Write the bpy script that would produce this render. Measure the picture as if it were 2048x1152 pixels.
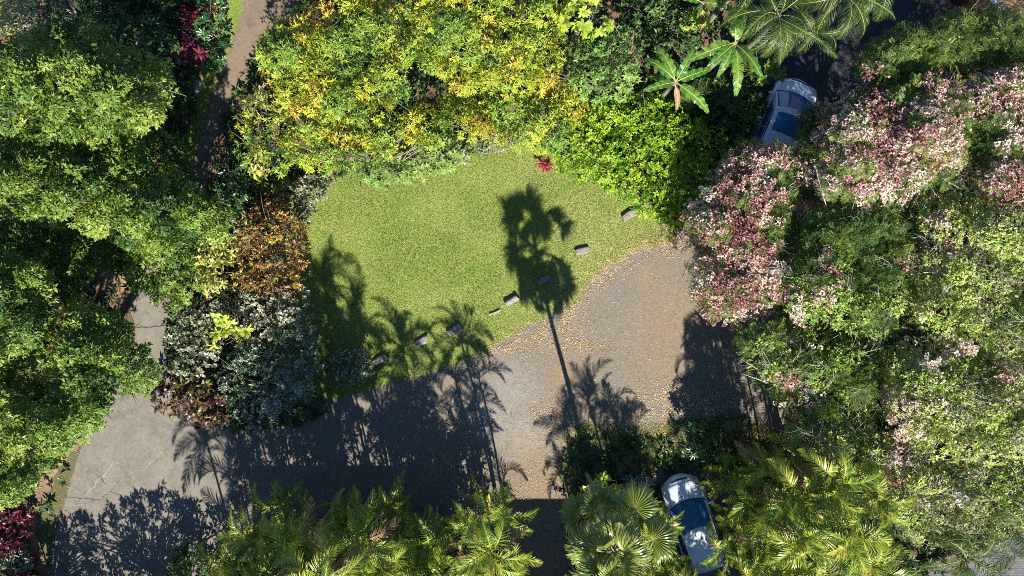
import bpy, math, random
import numpy as np
from mathutils import Vector
from mathutils.geometry import tessellate_polygon

for o in list(bpy.data.objects): bpy.data.objects.remove(o)
scene = bpy.context.scene
COL = scene.collection
R = math.radians
rng = np.random.default_rng(11)

# ------------------------------------------------------------------ camera, sky, sun
CAM_H, PPM = 32.0, 46.0            # drone height, photo pixels per metre on the ground
cam_d = bpy.data.cameras.new("camera"); cam = bpy.data.objects.new("camera", cam_d); COL.objects.link(cam)
cam.location = (0, 0, CAM_H); cam.rotation_euler = (0, 0, 0)
cam_d.sensor_width = 36; cam_d.lens = 36*CAM_H/(2048/PPM); cam_d.clip_end = 2000
scene.camera = cam
SUN_EL, SDX, SDY = 42.0, 0.21, -0.978
w = bpy.data.worlds.new("World"); scene.world = w; w.use_nodes = True
nt = w.node_tree; bg = nt.nodes['Background']; sky = nt.nodes.new('ShaderNodeTexSky')
sky.sky_type = 'NISHITA'; sky.sun_disc = False; sky.sun_elevation = R(SUN_EL); sky.sun_rotation = math.atan2(SDX, SDY)
sky.air_density = 1.0; sky.dust_density = 0.1; sky.ozone_density = 10.0
nt.links.new(sky.outputs[0], bg.inputs[0]); bg.inputs[1].default_value = 0.064
sd = bpy.data.lights.new("sun", 'SUN'); sun = bpy.data.objects.new("sun", sd); COL.objects.link(sun)
sd.energy = 5.0; sd.angle = R(0.5); sd.color = (1.0, 0.94, 0.84)
S = Vector((SDX*math.cos(R(SUN_EL)), SDY*math.cos(R(SUN_EL)), math.sin(R(SUN_EL))))
sun.rotation_euler = S.to_track_quat('Z', 'Y').to_euler(); sun.location = (10, -40, 40)
vs = scene.view_settings; vs.view_transform = 'Standard'; vs.look = 'None'; vs.gamma = 1; vs.exposure = 0.95
scene.cycles.filter_width = 0.9; scene.cycles.use_denoising = False
scene.cycles.max_bounces = 6; scene.cycles.transmission_bounces = 4; scene.cycles.diffuse_bounces = 3

# ------------------------------------------------------------------ helpers
def P(px, py, z=0.0):
    """photo pixel + height -> world point"""
    k = (CAM_H - z)/CAM_H/PPM
    return np.array([(px-1024)*k, -(py-576)*k, z])

def tag(o, label=None, cat=None, group=None, kind=None):
    if label: o['label'] = label
    if cat: o['category'] = cat
    if group: o['group'] = group
    if kind: o['kind'] = kind
    return o

def thing(name, loc, label, cat, group=None, rz=0):
    o = bpy.data.objects.new(name, None); COL.objects.link(o)
    o.location = tuple(loc); o.rotation_euler = (0, 0, rz); o.empty_display_size = .3
    return tag(o, label, cat, group)

class Geo:
    def __init__(s): s.v=[]; s.f=[]; s.t=[]; s.m=[]; s.n=0
    def add(s, v, f, t=None, m=0):
        v = np.asarray(v, float).reshape(-1,3); f = np.asarray(f, int).reshape(-1,3)
        s.v.append(v); s.f.append(f+s.n); s.n += len(v)
        s.t.append(np.full(len(v), .5) if t is None else np.broadcast_to(np.asarray(t,float), (len(v),)))
        s.m.append(np.full(len(f), m))
    def build(s, name, mats, parent=None, smooth=False, sub=None):
        V = np.concatenate(s.v); F = np.concatenate(s.f); T = np.concatenate(s.t); M = np.concatenate(s.m)
        if sub is not None: V = V - np.asarray(sub)
        me = bpy.data.meshes.new(name)
        me.vertices.add(len(V)); me.vertices.foreach_set('co', V.astype(np.float32).ravel())
        me.loops.add(F.size); me.loops.foreach_set('vertex_index', F.astype(np.int32).ravel())
        me.polygons.add(len(F)); me.polygons.foreach_set('loop_start', np.arange(0, F.size, 3, dtype=np.int32))
        if not isinstance(mats, (list, tuple)): mats = [mats]
        for m in mats: me.materials.append(m)
        if len(mats) > 1: me.polygons.foreach_set('material_index', M.astype(np.int32))
        me.update(calc_edges=True)
        if smooth: me.polygons.foreach_set('use_smooth', np.ones(len(F), bool))
        a = me.attributes.new('tint', 'FLOAT', 'POINT'); a.data.foreach_set('value', T.astype(np.float32))
        o = bpy.data.objects.new(name, me); COL.objects.link(o)
        if parent: o.parent = parent
        return o

class Noise:
    def __init__(s, seed, n=64):
        s.g = np.random.default_rng(seed).random((n, n)); s.n = n
    def __call__(s, x, y):
        x = np.asarray(x, float); y = np.asarray(y, float)
        xi = np.floor(x).astype(int); yi = np.floor(y).astype(int); fx = x-xi; fy = y-yi
        fx = fx*fx*(3-2*fx); fy = fy*fy*(3-2*fy); n = s.n
        g = lambda a, b: s.g[a % n, b % n]
        return (g(xi,yi)*(1-fx)+g(xi+1,yi)*fx)*(1-fy)+(g(xi,yi+1)*(1-fx)+g(xi+1,yi+1)*fx)*fy
N1, N2, N3 = Noise(1), Noise(2), Noise(3)

def norm(a): return a/np.maximum(np.linalg.norm(a, axis=-1, keepdims=True), 1e-9)

def inside(poly, x, y):
    r = np.zeros(x.shape, bool); n = len(poly)
    for i in range(n):
        x0, y0 = poly[i]; x1, y1 = poly[(i+1) % n]
        c = ((y0 > y) != (y1 > y))
        if y1 != y0: r ^= c & (x < (x1-x0)*(y-y0)/(y1-y0)+x0)
    return r
def edge_dist(poly, x, y):
    d = np.full(x.shape, 1e9); n = len(poly)
    for i in range(n):
        a = np.array(poly[i], float); b = np.array(poly[(i+1) % n], float); ab = b-a
        t = np.clip(((x-a[0])*ab[0]+(y-a[1])*ab[1])/max(ab@ab, 1e-9), 0, 1)
        d = np.minimum(d, np.hypot(x-a[0]-t*ab[0], y-a[1]-t*ab[1]))
    return d
def smooth_poly(pts, step=6, jit=0.0, seed=0):
    r = np.random.default_rng(seed); pts = np.array(pts, float); n = len(pts); out = []
    for i in range(n):
        p0, p1, p2, p3 = pts[(i-1) % n], pts[i], pts[(i+1) % n], pts[(i+2) % n]
        k = max(2, int(np.hypot(*(p2-p1))/step))
        for j in range(k):
            t = j/k
            q = .5*((2*p1)+(-p0+p2)*t+(2*p0-5*p1+4*p2-p3)*t*t+(-p0+3*p1-3*p2+p3)*t**3)
            out.append(q+r.normal(0, jit, 2))
    return np.array(out)
def ell(cx, cy, rx, ry, rot=0, k=14, seed=0):
    r = np.random.default_rng(int(cx*7+cy*13)+seed); a = np.arange(k)/k*2*np.pi
    f = r.uniform(.85, 1.15, k); x = rx*np.cos(a)*f; y = ry*np.sin(a)*f; c, s = math.cos(R(rot)), math.sin(R(rot))
    return [(cx+x[i]*c-y[i]*s, cy+x[i]*s+y[i]*c) for i in range(k)]

# ------------------------------------------------------------------ materials
MATS = {}
def newmat(name):
    m = bpy.data.materials.new(name); m.use_nodes = True; nt = m.node_tree
    return m, nt, nt.nodes['Principled BSDF'], nt.nodes['Material Output']
def ramp(nt, fac, cols):
    r = nt.nodes.new('ShaderNodeValToRGB'); e = r.color_ramp.elements
    while len(e) < len(cols): e.new(.5)
    for i, (p, c) in enumerate(cols): e[i].position = p; e[i].color = (*c, 1)
    nt.links.new(fac, r.inputs[0]); return r.outputs[0]
def noise(nt, scale, detail=4, rough=.6, vec=None, w=None):
    n = nt.nodes.new('ShaderNodeTexNoise'); n.inputs['Scale'].default_value = scale
    n.inputs['Detail'].default_value = detail; n.inputs['Roughness'].default_value = rough
    if vec is None:
        g = nt.nodes.get('GEO') or nt.nodes.new('ShaderNodeNewGeometry'); g.name = 'GEO'; vec = g.outputs['Position']
    nt.links.new(vec, n.inputs['Vector']); return n.outputs['Fac']
def mix(nt, fac, a, b, mode='MIX'):
    m = nt.nodes.new('ShaderNodeMix'); m.data_type = 'RGBA'; m.blend_type = mode
    for s, v in ((m.inputs[0], fac), (m.inputs[6], a), (m.inputs[7], b)):
        if isinstance(v, (int, float)): s.default_value = v
        elif isinstance(v, tuple): s.default_value = (*v, 1)
        else: nt.links.new(v, s)
    return m.outputs[2]
def mapr(nt, v, a, b, c=0., d=1.):
    m = nt.nodes.new('ShaderNodeMapRange'); m.inputs[1].default_value = a; m.inputs[2].default_value = b
    m.inputs[3].default_value = c; m.inputs[4].default_value = d; nt.links.new(v, m.inputs[0]); return m.outputs[0]
def math_n(nt, op, a, b):
    m = nt.nodes.new('ShaderNodeMath'); m.operation = op
    for i, v in enumerate((a, b)):
        if isinstance(v, (int, float)): m.inputs[i].default_value = v
        else: nt.links.new(v, m.inputs[i])
    return m.outputs[0]
def cells(nt, scale, lo, hi):
    v = nt.nodes.new('ShaderNodeTexVoronoi'); v.inputs['Scale'].default_value = scale; v.inputs['Randomness'].default_value = 1
    g = nt.nodes.get('GEO') or nt.nodes.new('ShaderNodeNewGeometry'); g.name = 'GEO'; nt.links.new(g.outputs['Position'], v.inputs['Vector'])
    sp = nt.nodes.new('ShaderNodeSeparateColor'); nt.links.new(v.outputs['Color'], sp.inputs[0]); return mapr(nt, sp.outputs[0], 0, 1, lo, hi)
def speckle(nt, c, amt=1.):
    for sc, lo, hi in ((22, .74, 1.20), (9, .90, 1.08)):
        m = nt.nodes.new('ShaderNodeVectorMath'); m.operation = 'SCALE'; nt.links.new(c, m.inputs[0]); nt.links.new(cells(nt, sc, 1+(lo-1)*amt, 1+(hi-1)*amt), m.inputs['Scale']); c = m.outputs[0]
    return c
def bump(nt, bs, h, strength, dist):
    b = nt.nodes.new('ShaderNodeBump'); b.inputs['Strength'].default_value = strength; b.inputs['Distance'].default_value = dist
    nt.links.new(h, b.inputs['Height']); nt.links.new(b.outputs[0], bs.inputs['Normal'])
def leaf_mat(name, cols, transl=.28, rough=.42, spec=.45):
    m, nt, bs, out = newmat(name)
    at = nt.nodes.new('ShaderNodeAttribute'); at.attribute_name = 'tint'
    c = ramp(nt, at.outputs['Fac'], cols)
    n = noise(nt, 9, 2); c = mix(nt, mapr(nt, n, .35, .7, 0, .35), c, (.9, .95, .7), 'MULTIPLY')
    nt.links.new(c, bs.inputs['Base Color']); bs.inputs['Roughness'].default_value = rough
    bs.inputs['Specular IOR Level'].default_value = spec
    tr = nt.nodes.new('ShaderNodeBsdfTranslucent'); nt.links.new(c, tr.inputs[0])
    mx = nt.nodes.new('ShaderNodeMixShader'); mx.inputs[0].default_value = transl
    nt.links.new(bs.outputs[0], mx.inputs[1]); nt.links.new(tr.outputs[0], mx.inputs[2]); nt.links.new(mx.outputs[0], out.inputs[0])
    MATS[name] = m; return m
def plain(name, col, rough=.6, spec=.5, metal=0, nscale=6, nvar=.25, bmp=0, bdist=.01, coat=0):
    m, nt, bs, out = newmat(name)
    n = noise(nt, nscale, 5); c = mix(nt, mapr(nt, n, .3, .7, 0, 1), tuple(x*(1-nvar) for x in col), tuple(min(1, x*(1+nvar)) for x in col))
    nt.links.new(c, bs.inputs['Base Color']); bs.inputs['Roughness'].default_value = rough
    bs.inputs['Specular IOR Level'].default_value = spec; bs.inputs['Metallic'].default_value = metal
    bs.inputs['Coat Weight'].default_value = coat; bs.inputs['Coat Roughness'].default_value = .05
    if bmp: bump(nt, bs, noise(nt, nscale*6, 6), bmp, bdist)
    MATS[name] = m; return m

leaf_mat('mango_leaf', [(0,(.05,.13,.025)),(.3,(.14,.28,.045)),(.52,(.29,.42,.045)),(.76,(.54,.56,.05)),(.90,(.60,.50,.05)),(1,(.50,.27,.06))])
leaf_mat('light_shrub_leaf', [(0,(.06,.13,.03)),(.5,(.22,.38,.08)),(1,(.45,.55,.14))])
leaf_mat('tree_leaf', [(0,(.022,.065,.02)),(.4,(.075,.155,.025)),(.75,(.175,.285,.035)),(1,(.30,.38,.07))], .25)
leaf_mat('deep_leaf', [(0,(.018,.045,.016)),(.5,(.045,.10,.028)),(1,(.11,.20,.045))], .2)
leaf_mat('hedge_leaf', [(0,(.07,.19,.02)),(.4,(.20,.40,.025)),(.8,(.42,.60,.035)),(1,(.60,.68,.07))], .3)
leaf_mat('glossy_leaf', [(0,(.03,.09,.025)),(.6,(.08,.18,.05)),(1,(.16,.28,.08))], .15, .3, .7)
leaf_mat('shower_leaf', [(0,(.06,.14,.025)),(.4,(.19,.31,.045)),(.75,(.37,.46,.09)),(1,(.58,.62,.20))], .3)
leaf_mat('fern_leaf', [(0,(.06,.13,.03)),(.5,(.17,.28,.06)),(1,(.42,.50,.10))], .3)
leaf_mat('olive_leaf', [(0,(.11,.17,.04)),(.5,(.27,.34,.08)),(1,(.54,.55,.22))], .25)
leaf_mat('pink_petal', [(0,(.26,.09,.11)),(.25,(.48,.23,.24)),(.5,(.64,.42,.39)),(.75,(.78,.58,.52)),(1,(.86,.78,.70))], .25, .6, .2)
leaf_mat('croton_leaf', [(0,(.05,.03,.035)),(.22,(.12,.05,.05)),(.42,(.10,.13,.03)),(.58,(.32,.09,.03)),(.72,(.45,.20,.04)),(.86,(.28,.28,.05)),(1,(.42,.38,.08))], .2, .35)
leaf_mat('yellow_leaf', [(0,(.16,.24,.04)),(.5,(.46,.47,.09)),(1,(.80,.74,.34))], .25)
leaf_mat('lime_leaf', [(0,(.12,.24,.03)),(.6,(.34,.46,.05)),(1,(.58,.62,.12))], .25)
leaf_mat('variegated_leaf', [(0,(.03,.07,.03)),(.4,(.08,.14,.07)),(.7,(.22,.28,.19)),(1,(.60,.62,.55))], .2, .4)
leaf_mat('rose_variegated_leaf', [(0,(.06,.10,.035)),(.4,(.17,.21,.11)),(.7,(.36,.37,.27)),(1,(.64,.58,.50))], .2, .4)
leaf_mat('bronze_leaf', [(0,(.03,.018,.018)),(.5,(.08,.04,.03)),(.85,(.18,.09,.05)),(1,(.20,.26,.05))], .15, .35)
leaf_mat('ti_leaf', [(0,(.03,.01,.015)),(.5,(.10,.015,.03)),(1,(.42,.07,.13))], .3, .35)
leaf_mat('red_ti_leaf', [(0,(.12,.01,.02)),(.6,(.34,.03,.05)),(1,(.50,.20,.16))], .3, .35)
leaf_mat('bromeliad_leaf', [(0,(.35,.22,.06)),(.6,(.70,.42,.16)),(1,(.75,.62,.40))], .2)
leaf_mat('banana_leaf', [(0,(.05,.15,.03)),(.55,(.11,.27,.04)),(.85,(.25,.40,.07)),(1,(.45,.50,.18))], .35, .35)
leaf_mat('dry_leaf', [(0,(.16,.08,.035)),(.5,(.32,.20,.10)),(1,(.50,.36,.20))], .1, .7, .2)
leaf_mat('palm_frond', [(0,(.03,.09,.012)),(.4,(.11,.21,.02)),(.65,(.32,.40,.035)),(1,(.74,.68,.16))], .3, .36, .5)
leaf_mat('coconut_frond', [(0,(.03,.075,.015)),(.5,(.09,.15,.03)),(1,(.38,.36,.10))], .25, .45, .4)
leaf_mat('fan_frond', [(0,(.06,.11,.02)),(.5,(.18,.24,.04)),(1,(.62,.58,.20))], .25, .3, .7)
leaf_mat('agave_leaf', [(0,(.06,.13,.10)),(1,(.22,.34,.28))], .1)
leaf_mat('grass_blade', [(0,(.07,.12,.02)),(.5,(.27,.33,.075)),(.85,(.41,.44,.15)),(1,(.60,.56,.28))], .3, .6, .2)
leaf_mat('fallen_petal', [(0,(.22,.11,.04)),(.35,(.50,.33,.13)),(.65,(.68,.52,.30)),(1,(.85,.76,.68))], .15, .7, .2)
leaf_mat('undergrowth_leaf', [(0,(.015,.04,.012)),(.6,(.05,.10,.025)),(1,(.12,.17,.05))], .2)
plain('bark', (.22,.18,.14), .9, .2, nscale=4, bmp=.6, bdist=.02)
plain('pale_bark', (.42,.39,.34), .85, .2, nscale=6, bmp=.4)
plain('palm_trunk', (.25,.22,.18), .85, .2, nscale=5, bmp=.5)
plain('petiole', (.30,.33,.09), .4, .5)
plain('rock', (.26,.25,.23), .9, .3, nscale=3, nvar=.4, bmp=.8, bdist=.03)
plain('skylit_white_paint', (.66,.73,.86), .3, .5, nscale=2, nvar=.02, coat=1)  # white car paint with the blue of skylit shade put into its colour
plain('silver_paint', (.55,.58,.62), .32, .5, nscale=2, nvar=.02, coat=1)
plain('black_rubber', (.02,.02,.02), .8, .3)
plain('black_plastic', (.025,.025,.028), .5, .4)
plain('rim_metal', (.5,.5,.52), .3, .5, metal=1)
plain('lamp_lens', (.55,.6,.65), .08, .8)
plain('tail_lens', (.45,.02,.02), .1, .8)
plain('house_wall', (.55,.50,.42), .8, .3, bmp=.2)
plain('roof_shingle', (.16,.15,.14), .85, .3, nscale=3, nvar=.3, bmp=.5)
plain('timber', (.16,.11,.07), .8, .3, nscale=5, nvar=.35, bmp=.5)
plain('dead_wood', (.62,.58,.52), .8, .2)
plain('gutter_paint', (.55,.62,.72), .4, .5)
m, nt, bs, out = newmat('sky_toned_glass'); bs.inputs['Base Color'].default_value = (.035,.14,.32,1); bs.inputs['Roughness'].default_value = .05  # the blue sky reflection is put into the base colour
bs.inputs['Specular IOR Level'].default_value = .4; MATS['sky_toned_glass'] = m

def spots(nt, lst):
    """stain patches given as (px,py,radius m): max of soft discs"""
    g = nt.nodes.get('GEO') or nt.nodes.new('ShaderNodeNewGeometry'); g.name = 'GEO'; out = None
    for (px, py, r) in lst:
        d = nt.nodes.new('ShaderNodeVectorMath'); d.operation = 'DISTANCE'; nt.links.new(g.outputs['Position'], d.inputs[0]); d.inputs[1].default_value = tuple(P(px, py))
        v = mapr(nt, d.outputs['Value'], r, r*.2, 0, 1); out = v if out is None else math_n(nt, 'MAXIMUM', out, v)
    return out
# soil
m, nt, bs, out = newmat('soil')
c = ramp(nt, noise(nt, 1.2, 8, .7), [(.3,(.035,.03,.018)),(.5,(.09,.06,.035)),(.62,(.16,.10,.055)),(.75,(.09,.10,.03))])
c = mix(nt, mapr(nt, noise(nt, 22, 4), .45, .65), c, (.22,.15,.09)); c2 = spots(nt, [(110,930,2.2),(90,1080,2.4),(235,560,1.2),(60,1150,2)])
c = mix(nt, math_n(nt, 'MULTIPLY', c2, mapr(nt, noise(nt, 14, 6, .7), .3, .6)), c, (.40,.27,.15))
nt.links.new(c, bs.inputs['Base Color']); bs.inputs['Roughness'].default_value = .95; bump(nt, bs, noise(nt, 30, 6), .8, .03); MATS['soil'] = m
# lawn
m, nt, bs, out = newmat('lawn')
c = ramp(nt, noise(nt, 26, 8, .8), [(.32,(.10,.13,.025)),(.5,(.25,.305,.072)),(.62,(.35,.40,.12)),(.74,(.46,.45,.17))])
c = mix(nt, mapr(nt, noise(nt, .55, 5, .6), .42, .68, 0, .75), c, (.80,1.0,.62), 'MULTIPLY')
c = mix(nt, mapr(nt, noise(nt, 1.3, 4, .6), .5, .72, 0, .5), c, (.34,.33,.10))
c = mix(nt, math_n(nt, 'MULTIPLY', spots(nt, [(1190,450,2.6),(1300,470,2.2),(1080,340,1.6),(1350,475,1.6),(1265,515,1.7),(1190,550,1.6),(1135,612,1.5),(1045,658,1.3),(960,708,1.2)]), mapr(nt, noise(nt, 8, 6, .7), .35, .7)), c, (.38,.34,.15))
c = mix(nt, mapr(nt, noise(nt, .9, 3, .5), .5, .6, 0, .45), c, (.16,.25,.05)); c = speckle(nt, c, .5); nt.links.new(c, bs.inputs['Base Color']); bs.inputs['Roughness'].default_value = .9; bs.inputs['Specular IOR Level'].default_value = .2
bump(nt, bs, noise(nt, 45, 6, .8), .9, .04); MATS['lawn'] = m
m, nt, bs, out = newmat('shaded_grass')  # darker copy of the lawn: shade is in its colours, with soil patches
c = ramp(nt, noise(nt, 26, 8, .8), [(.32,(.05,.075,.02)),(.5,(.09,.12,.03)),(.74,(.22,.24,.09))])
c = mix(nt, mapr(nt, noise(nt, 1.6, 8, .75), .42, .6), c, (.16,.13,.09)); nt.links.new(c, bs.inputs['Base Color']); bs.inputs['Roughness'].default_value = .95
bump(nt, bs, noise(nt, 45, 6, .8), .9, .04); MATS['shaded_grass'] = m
# gravel
m, nt, bs, out = newmat('gravel')
c = ramp(nt, noise(nt, 40, 8, .85), [(.3,(.07,.060,.046)),(.46,(.158,.136,.105)),(.6,(.232,.202,.158)),(.75,(.40,.37,.30))])
c = mix(nt, mapr(nt, noise(nt, .5, 5, .65), .42, .65, 0, .55), c, (.22,.172,.115))
c = mix(nt, mapr(nt, noise(nt, .9, 5, .6), .48, .64, 0, .4), c, (.195,.178,.148))
sp = spots(nt, [(1345,640,1.9),(1330,710,1.7),(1130,745,1.5),(1090,965,1.9),(1060,900,1.4),(1300,560,.9)])
c = mix(nt, math_n(nt, 'MULTIPLY', sp, mapr(nt, noise(nt, 2.2, 6, .7), .3, .62, 0, .8)), c, (.26,.17,.09))
sp = spots(nt, [(1010,790,2.2),(1050,860,1.6),(980,850,1.5)])
c = mix(nt, math_n(nt, 'MULTIPLY', sp, mapr(nt, noise(nt, 3, 6, .7), .2, .6, 0, .6)), c, (.30,.285,.265))
v = nt.nodes.new('ShaderNodeTexVoronoi'); v.inputs['Scale'].default_value = 28; nt.links.new(nt.nodes['GEO'].outputs['Position'], v.inputs['Vector'])
c = mix(nt, mapr(nt, v.outputs['Distance'], .05, .5, .25, 0), c, (.5,.48,.44))
c = speckle(nt, c, .7); nt.links.new(c, bs.inputs['Base Color']); bs.inputs['Roughness'].default_value = .92
bump(nt, bs, noise(nt, 60, 8, .8), .7, .02); MATS['gravel'] = m
# concrete
def concrete(name, a, b, stain):
    m, nt, bs, out = newmat(name)
    c = mix(nt, mapr(nt, noise(nt, 1.1, 6, .65), .35, .65), a, b)
    c = mix(nt, mapr(nt, noise(nt, 55, 5, .8), .35, .7, 0, .55), c, tuple(x*1.7 for x in a))
    c = mix(nt, mapr(nt, noise(nt, .8, 8, .75), .52, .7, 0, .6), c, stain)
    c = mix(nt, mapr(nt, noise(nt, 2.6, 7, .7), .5, .68, 0, .5), c, tuple(x*.62 for x in a)); c = mix(nt, mapr(nt, noise(nt, .35, 4, .6), .45, .6, 0, .35), c, tuple(x*1.5 for x in a)); c = speckle(nt, c, .6); nt.links.new(c, bs.inputs['Base Color']); bs.inputs['Roughness'].default_value = .9; bump(nt, bs, noise(nt, 70, 6, .8), .5, .01); MATS[name] = m
concrete('concrete', (.15,.137,.112), (.225,.204,.168), (.10,.09,.07))
concrete('brown_concrete', (.15,.112,.078), (.20,.155,.112), (.20,.105,.055))
concrete('asphalt', (.035,.034,.036), (.055,.054,.056), (.03,.028,.028))
plain('crack_dark', (.06,.055,.05), .95, .1, nvar=.4); plain('crack_pale', (.38,.355,.31), .95, .1, nvar=.2)
m, nt, bs, out = newmat('paver')
b = nt.nodes.new('ShaderNodeTexBrick'); b.inputs['Scale'].default_value = 2.4; b.inputs['Color1'].default_value = (.13,.13,.14,1); b.inputs['Color2'].default_value = (.17,.17,.18,1)
b.inputs['Mortar'].default_value = (.08,.08,.08,1); b.inputs['Mortar Size'].default_value = .03
g = nt.nodes.new('ShaderNodeNewGeometry'); nt.links.new(g.outputs['Position'], b.inputs['Vector']); nt.links.new(b.outputs['Color'], bs.inputs['Base Color']); bs.inputs['Roughness'].default_value = .9; MATS['paver'] = m
# weathered log
m, nt, bs, out = newmat('weathered_wood')
tc = nt.nodes.new('ShaderNodeTexCoord'); mp = nt.nodes.new('ShaderNodeMapping'); mp.inputs['Scale'].default_value = (2, 14, 14); nt.links.new(tc.outputs['Object'], mp.inputs[0])
f = noise(nt, 3, 6, .7, mp.outputs[0]); c = ramp(nt, f, [(.3,(.06,.05,.045)),(.48,(.24,.215,.20)),(.62,(.42,.39,.37)),(.8,(.55,.52,.50))])
nt.links.new(c, bs.inputs['Base Color']); bs.inputs['Roughness'].default_value = .9; bump(nt, bs, f, .9, .03); MATS['weathered_wood'] = m
plain('cut_wood', (.30,.24,.18), .9, .2, nscale=9, nvar=.3, bmp=.4)

# ------------------------------------------------------------------ the ground and paths
def sheet(name, pts, z, mat, step=8, jit=1.2, seed=1, thick=0, raw=False):
    q = np.array(pts, float) if raw else smooth_poly(pts, step, jit, seed)
    W = np.array([P(x, y) for x, y in q]); W[:, 2] = z
    tris = tessellate_polygon([[Vector(p) for p in W]]); F = np.array([t for t in tris])
    a, b, c = W[F[:,0]], W[F[:,1]], W[F[:,2]]
    nz = np.cross(b-a, c-a)[:, 2]; F[nz < 0] = F[nz < 0][:, ::-1]
    g = Geo(); g.add(W, F)
    if thick:
        n = len(W); lo = W.copy(); lo[:, 2] -= thick; i = np.arange(n); j = (i+1) % n
        g.add(np.vstack([W, lo]), np.vstack([np.stack([i, i+n, j], 1), np.stack([j, i+n, j+n], 1)]))
    return g
g = Geo(); E = 600.; n = 41
xs = np.linspace(-E, E, n); X, Y = np.meshgrid(xs, xs); i, j = np.meshgrid(np.arange(n-1), np.arange(n-1)); a = (j*n+i).ravel()
g.add(np.stack([X.ravel(), Y.ravel(), 0*X.ravel()], 1), np.vstack([np.stack([a, a+1, a+n+1], 1), np.stack([a, a+n+1, a+n], 1)]))
tag(g.build('ground', MATS['soil']), kind='structure')

GRAVEL = [(1500,430),(1420,440),(1330,462),(1270,500),(1190,545),(1135,610),(1040,655),(960,705),(850,745),(740,775),(640,805),(520,820),(450,840),(440,950),(430,1100),(480,1300),(1250,1300),(1240,1160),(1180,1080),(1140,1000),(1160,940),(1300,950),(1420,1200),(1550,1200),(1480,980),(1560,880),(1600,740),(1520,560)]
tag(sheet('gravel_drive', GRAVEL, .004, None, 8, 1.5, 3).build('gravel_drive', MATS['gravel']), kind='structure')
LAWN = [(560,380),(640,360),(700,350),(860,320),(940,290),(1010,275),(1090,290),(1160,330),(1260,390),(1350,440),(1345,478),(1275,502),(1190,548),(1145,612),(1040,660),(958,712),(850,748),(740,778),(640,808),(560,800),(540,600)]
tag(sheet('lawn', LAWN, .009, None, 6, 1.6, 4).build('lawn', MATS['lawn']), kind='structure')
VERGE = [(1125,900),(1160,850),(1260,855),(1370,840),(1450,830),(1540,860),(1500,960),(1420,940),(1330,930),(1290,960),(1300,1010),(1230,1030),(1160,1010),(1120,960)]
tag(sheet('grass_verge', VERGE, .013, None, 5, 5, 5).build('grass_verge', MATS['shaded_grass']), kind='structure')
STRIP = [(430,-60),(420,20),(410,100),(400,180),(370,280),(340,350),(360,420),(400,300),(425,200),(455,120),(490,30),(510,-60)]
tag(sheet('grass_strip', STRIP, .009, None, 6, 1.2, 6).build('grass_strip', MATS['lawn']), kind='structure')
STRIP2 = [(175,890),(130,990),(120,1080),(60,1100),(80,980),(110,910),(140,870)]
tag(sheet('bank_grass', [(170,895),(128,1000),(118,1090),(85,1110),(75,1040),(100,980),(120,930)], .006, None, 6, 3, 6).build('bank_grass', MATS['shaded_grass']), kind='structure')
# left concrete drive that narrows into the path at the top
def crackline(g, pts, wd, z, m, seed):
    r = np.random.default_rng(seed); q = []
    pts = [np.array(p, float) for p in pts]
    for a, b in zip(pts[:-1], pts[1:]):
        k = max(2, int(np.hypot(*(b-a))/3))
        for t in range(k): q.append(a+(b-a)*t/k+r.normal(0, .9, 2))
    q.append(pts[-1]); W = np.array([P(x, y) for x, y in q]); W[:, 2] = z
    d = norm(np.gradient(W, axis=0)); sd = np.stack([-d[:,1], d[:,0], 0*d[:,0]], 1)
    ww = wd*r.uniform(.4, 1.3, len(W))[:, None]; ww[0] *= .2; ww[-1] *= .2
    n = len(W); i = np.arange(n-1)
    g.add(np.vstack([W+sd*ww, W-sd*ww]), np.vstack([np.stack([i, i+1, i+n], 1), np.stack([i+1, i+n+1, i+n], 1)])[:, ::-1], m=m)
DRIVE = [(262,600),(270,650),(268,700),(240,760),(200,820),(165,890),(135,990),(112,1080),(96,1180),(80,1300),(420,1300),(430,1160),(450,1060),(464,1000),(472,930),(470,870),(440,830),(370,810),(340,760),(335,700),(335,640),(345,590),(380,530),(400,470),(415,400),(425,330),(445,250),(480,170),(540,90),(590,20),(620,-80),(470,-80),(485,10),(455,110),(420,210),(395,300),(378,390),(350,450),(300,520)]
g = sheet('x', DRIVE, .034, None, 10, .5, 8, thick=.05)
Z2 = lambda x, y: (x/2.88, y/2.88+752)
for k, (pts, wd, mm) in enumerate([
    ([(372,694),(480,702),(575,710),(600,690),(640,665),(690,688),(730,700)], .012, 1),
    ([(370,770),(420,795),(440,825),(450,860)], .014, 1), ([(640,665),(690,600),(700,570)], .007, 1), ([(575,585),(600,600),(618,625)], .014, 1),
    ([(430,880),(560,875),(690,850)], .010, 1), ([(360,742),(430,745),(485,738)], .012, 2),
    ([(490,695),(520,655),(545,635),(565,600),(590,580),(610,560),(640,520),(655,495)], .014, 2), ([(655,495),(690,502),(722,512)], .009, 2),
    ([(575,585),(620,570),(680,580),(745,590)], .008, 2), ([(735,535),(765,560),(775,600)], .009, 2),
    ([(780,538),(800,545),(830,545),(870,500),(905,470),(935,430)], .010, 2), ([(560,480),(600,490),(630,490)], .007, 2), ([(690,665),(720,655),(740,640)], .008, 2)]):
    crackline(g, [Z2(*p) for p in pts], wd, .0375, mm, k)
crackline(g, [(262,656),(300,654),(336,650)], .022, .038, 1, 40)
crackline(g, [(395,300),(445,310)], .015, .038, 1, 41)
tag(g.build('concrete_drive', [MATS['concrete'], MATS['crack_dark'], MATS['crack_pale']]), kind='structure')
PATHB = [(470,-80),(486,10),(456,110),(421,210),(396,300),(380,385),(412,392),(424,330),(444,250),(479,170),(539,90),(589,20),(619,-80)]
tag(sheet('x', PATHB, .042, None, 10, .3, 8).build('footpath', MATS['brown_concrete']), kind='structure')
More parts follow.
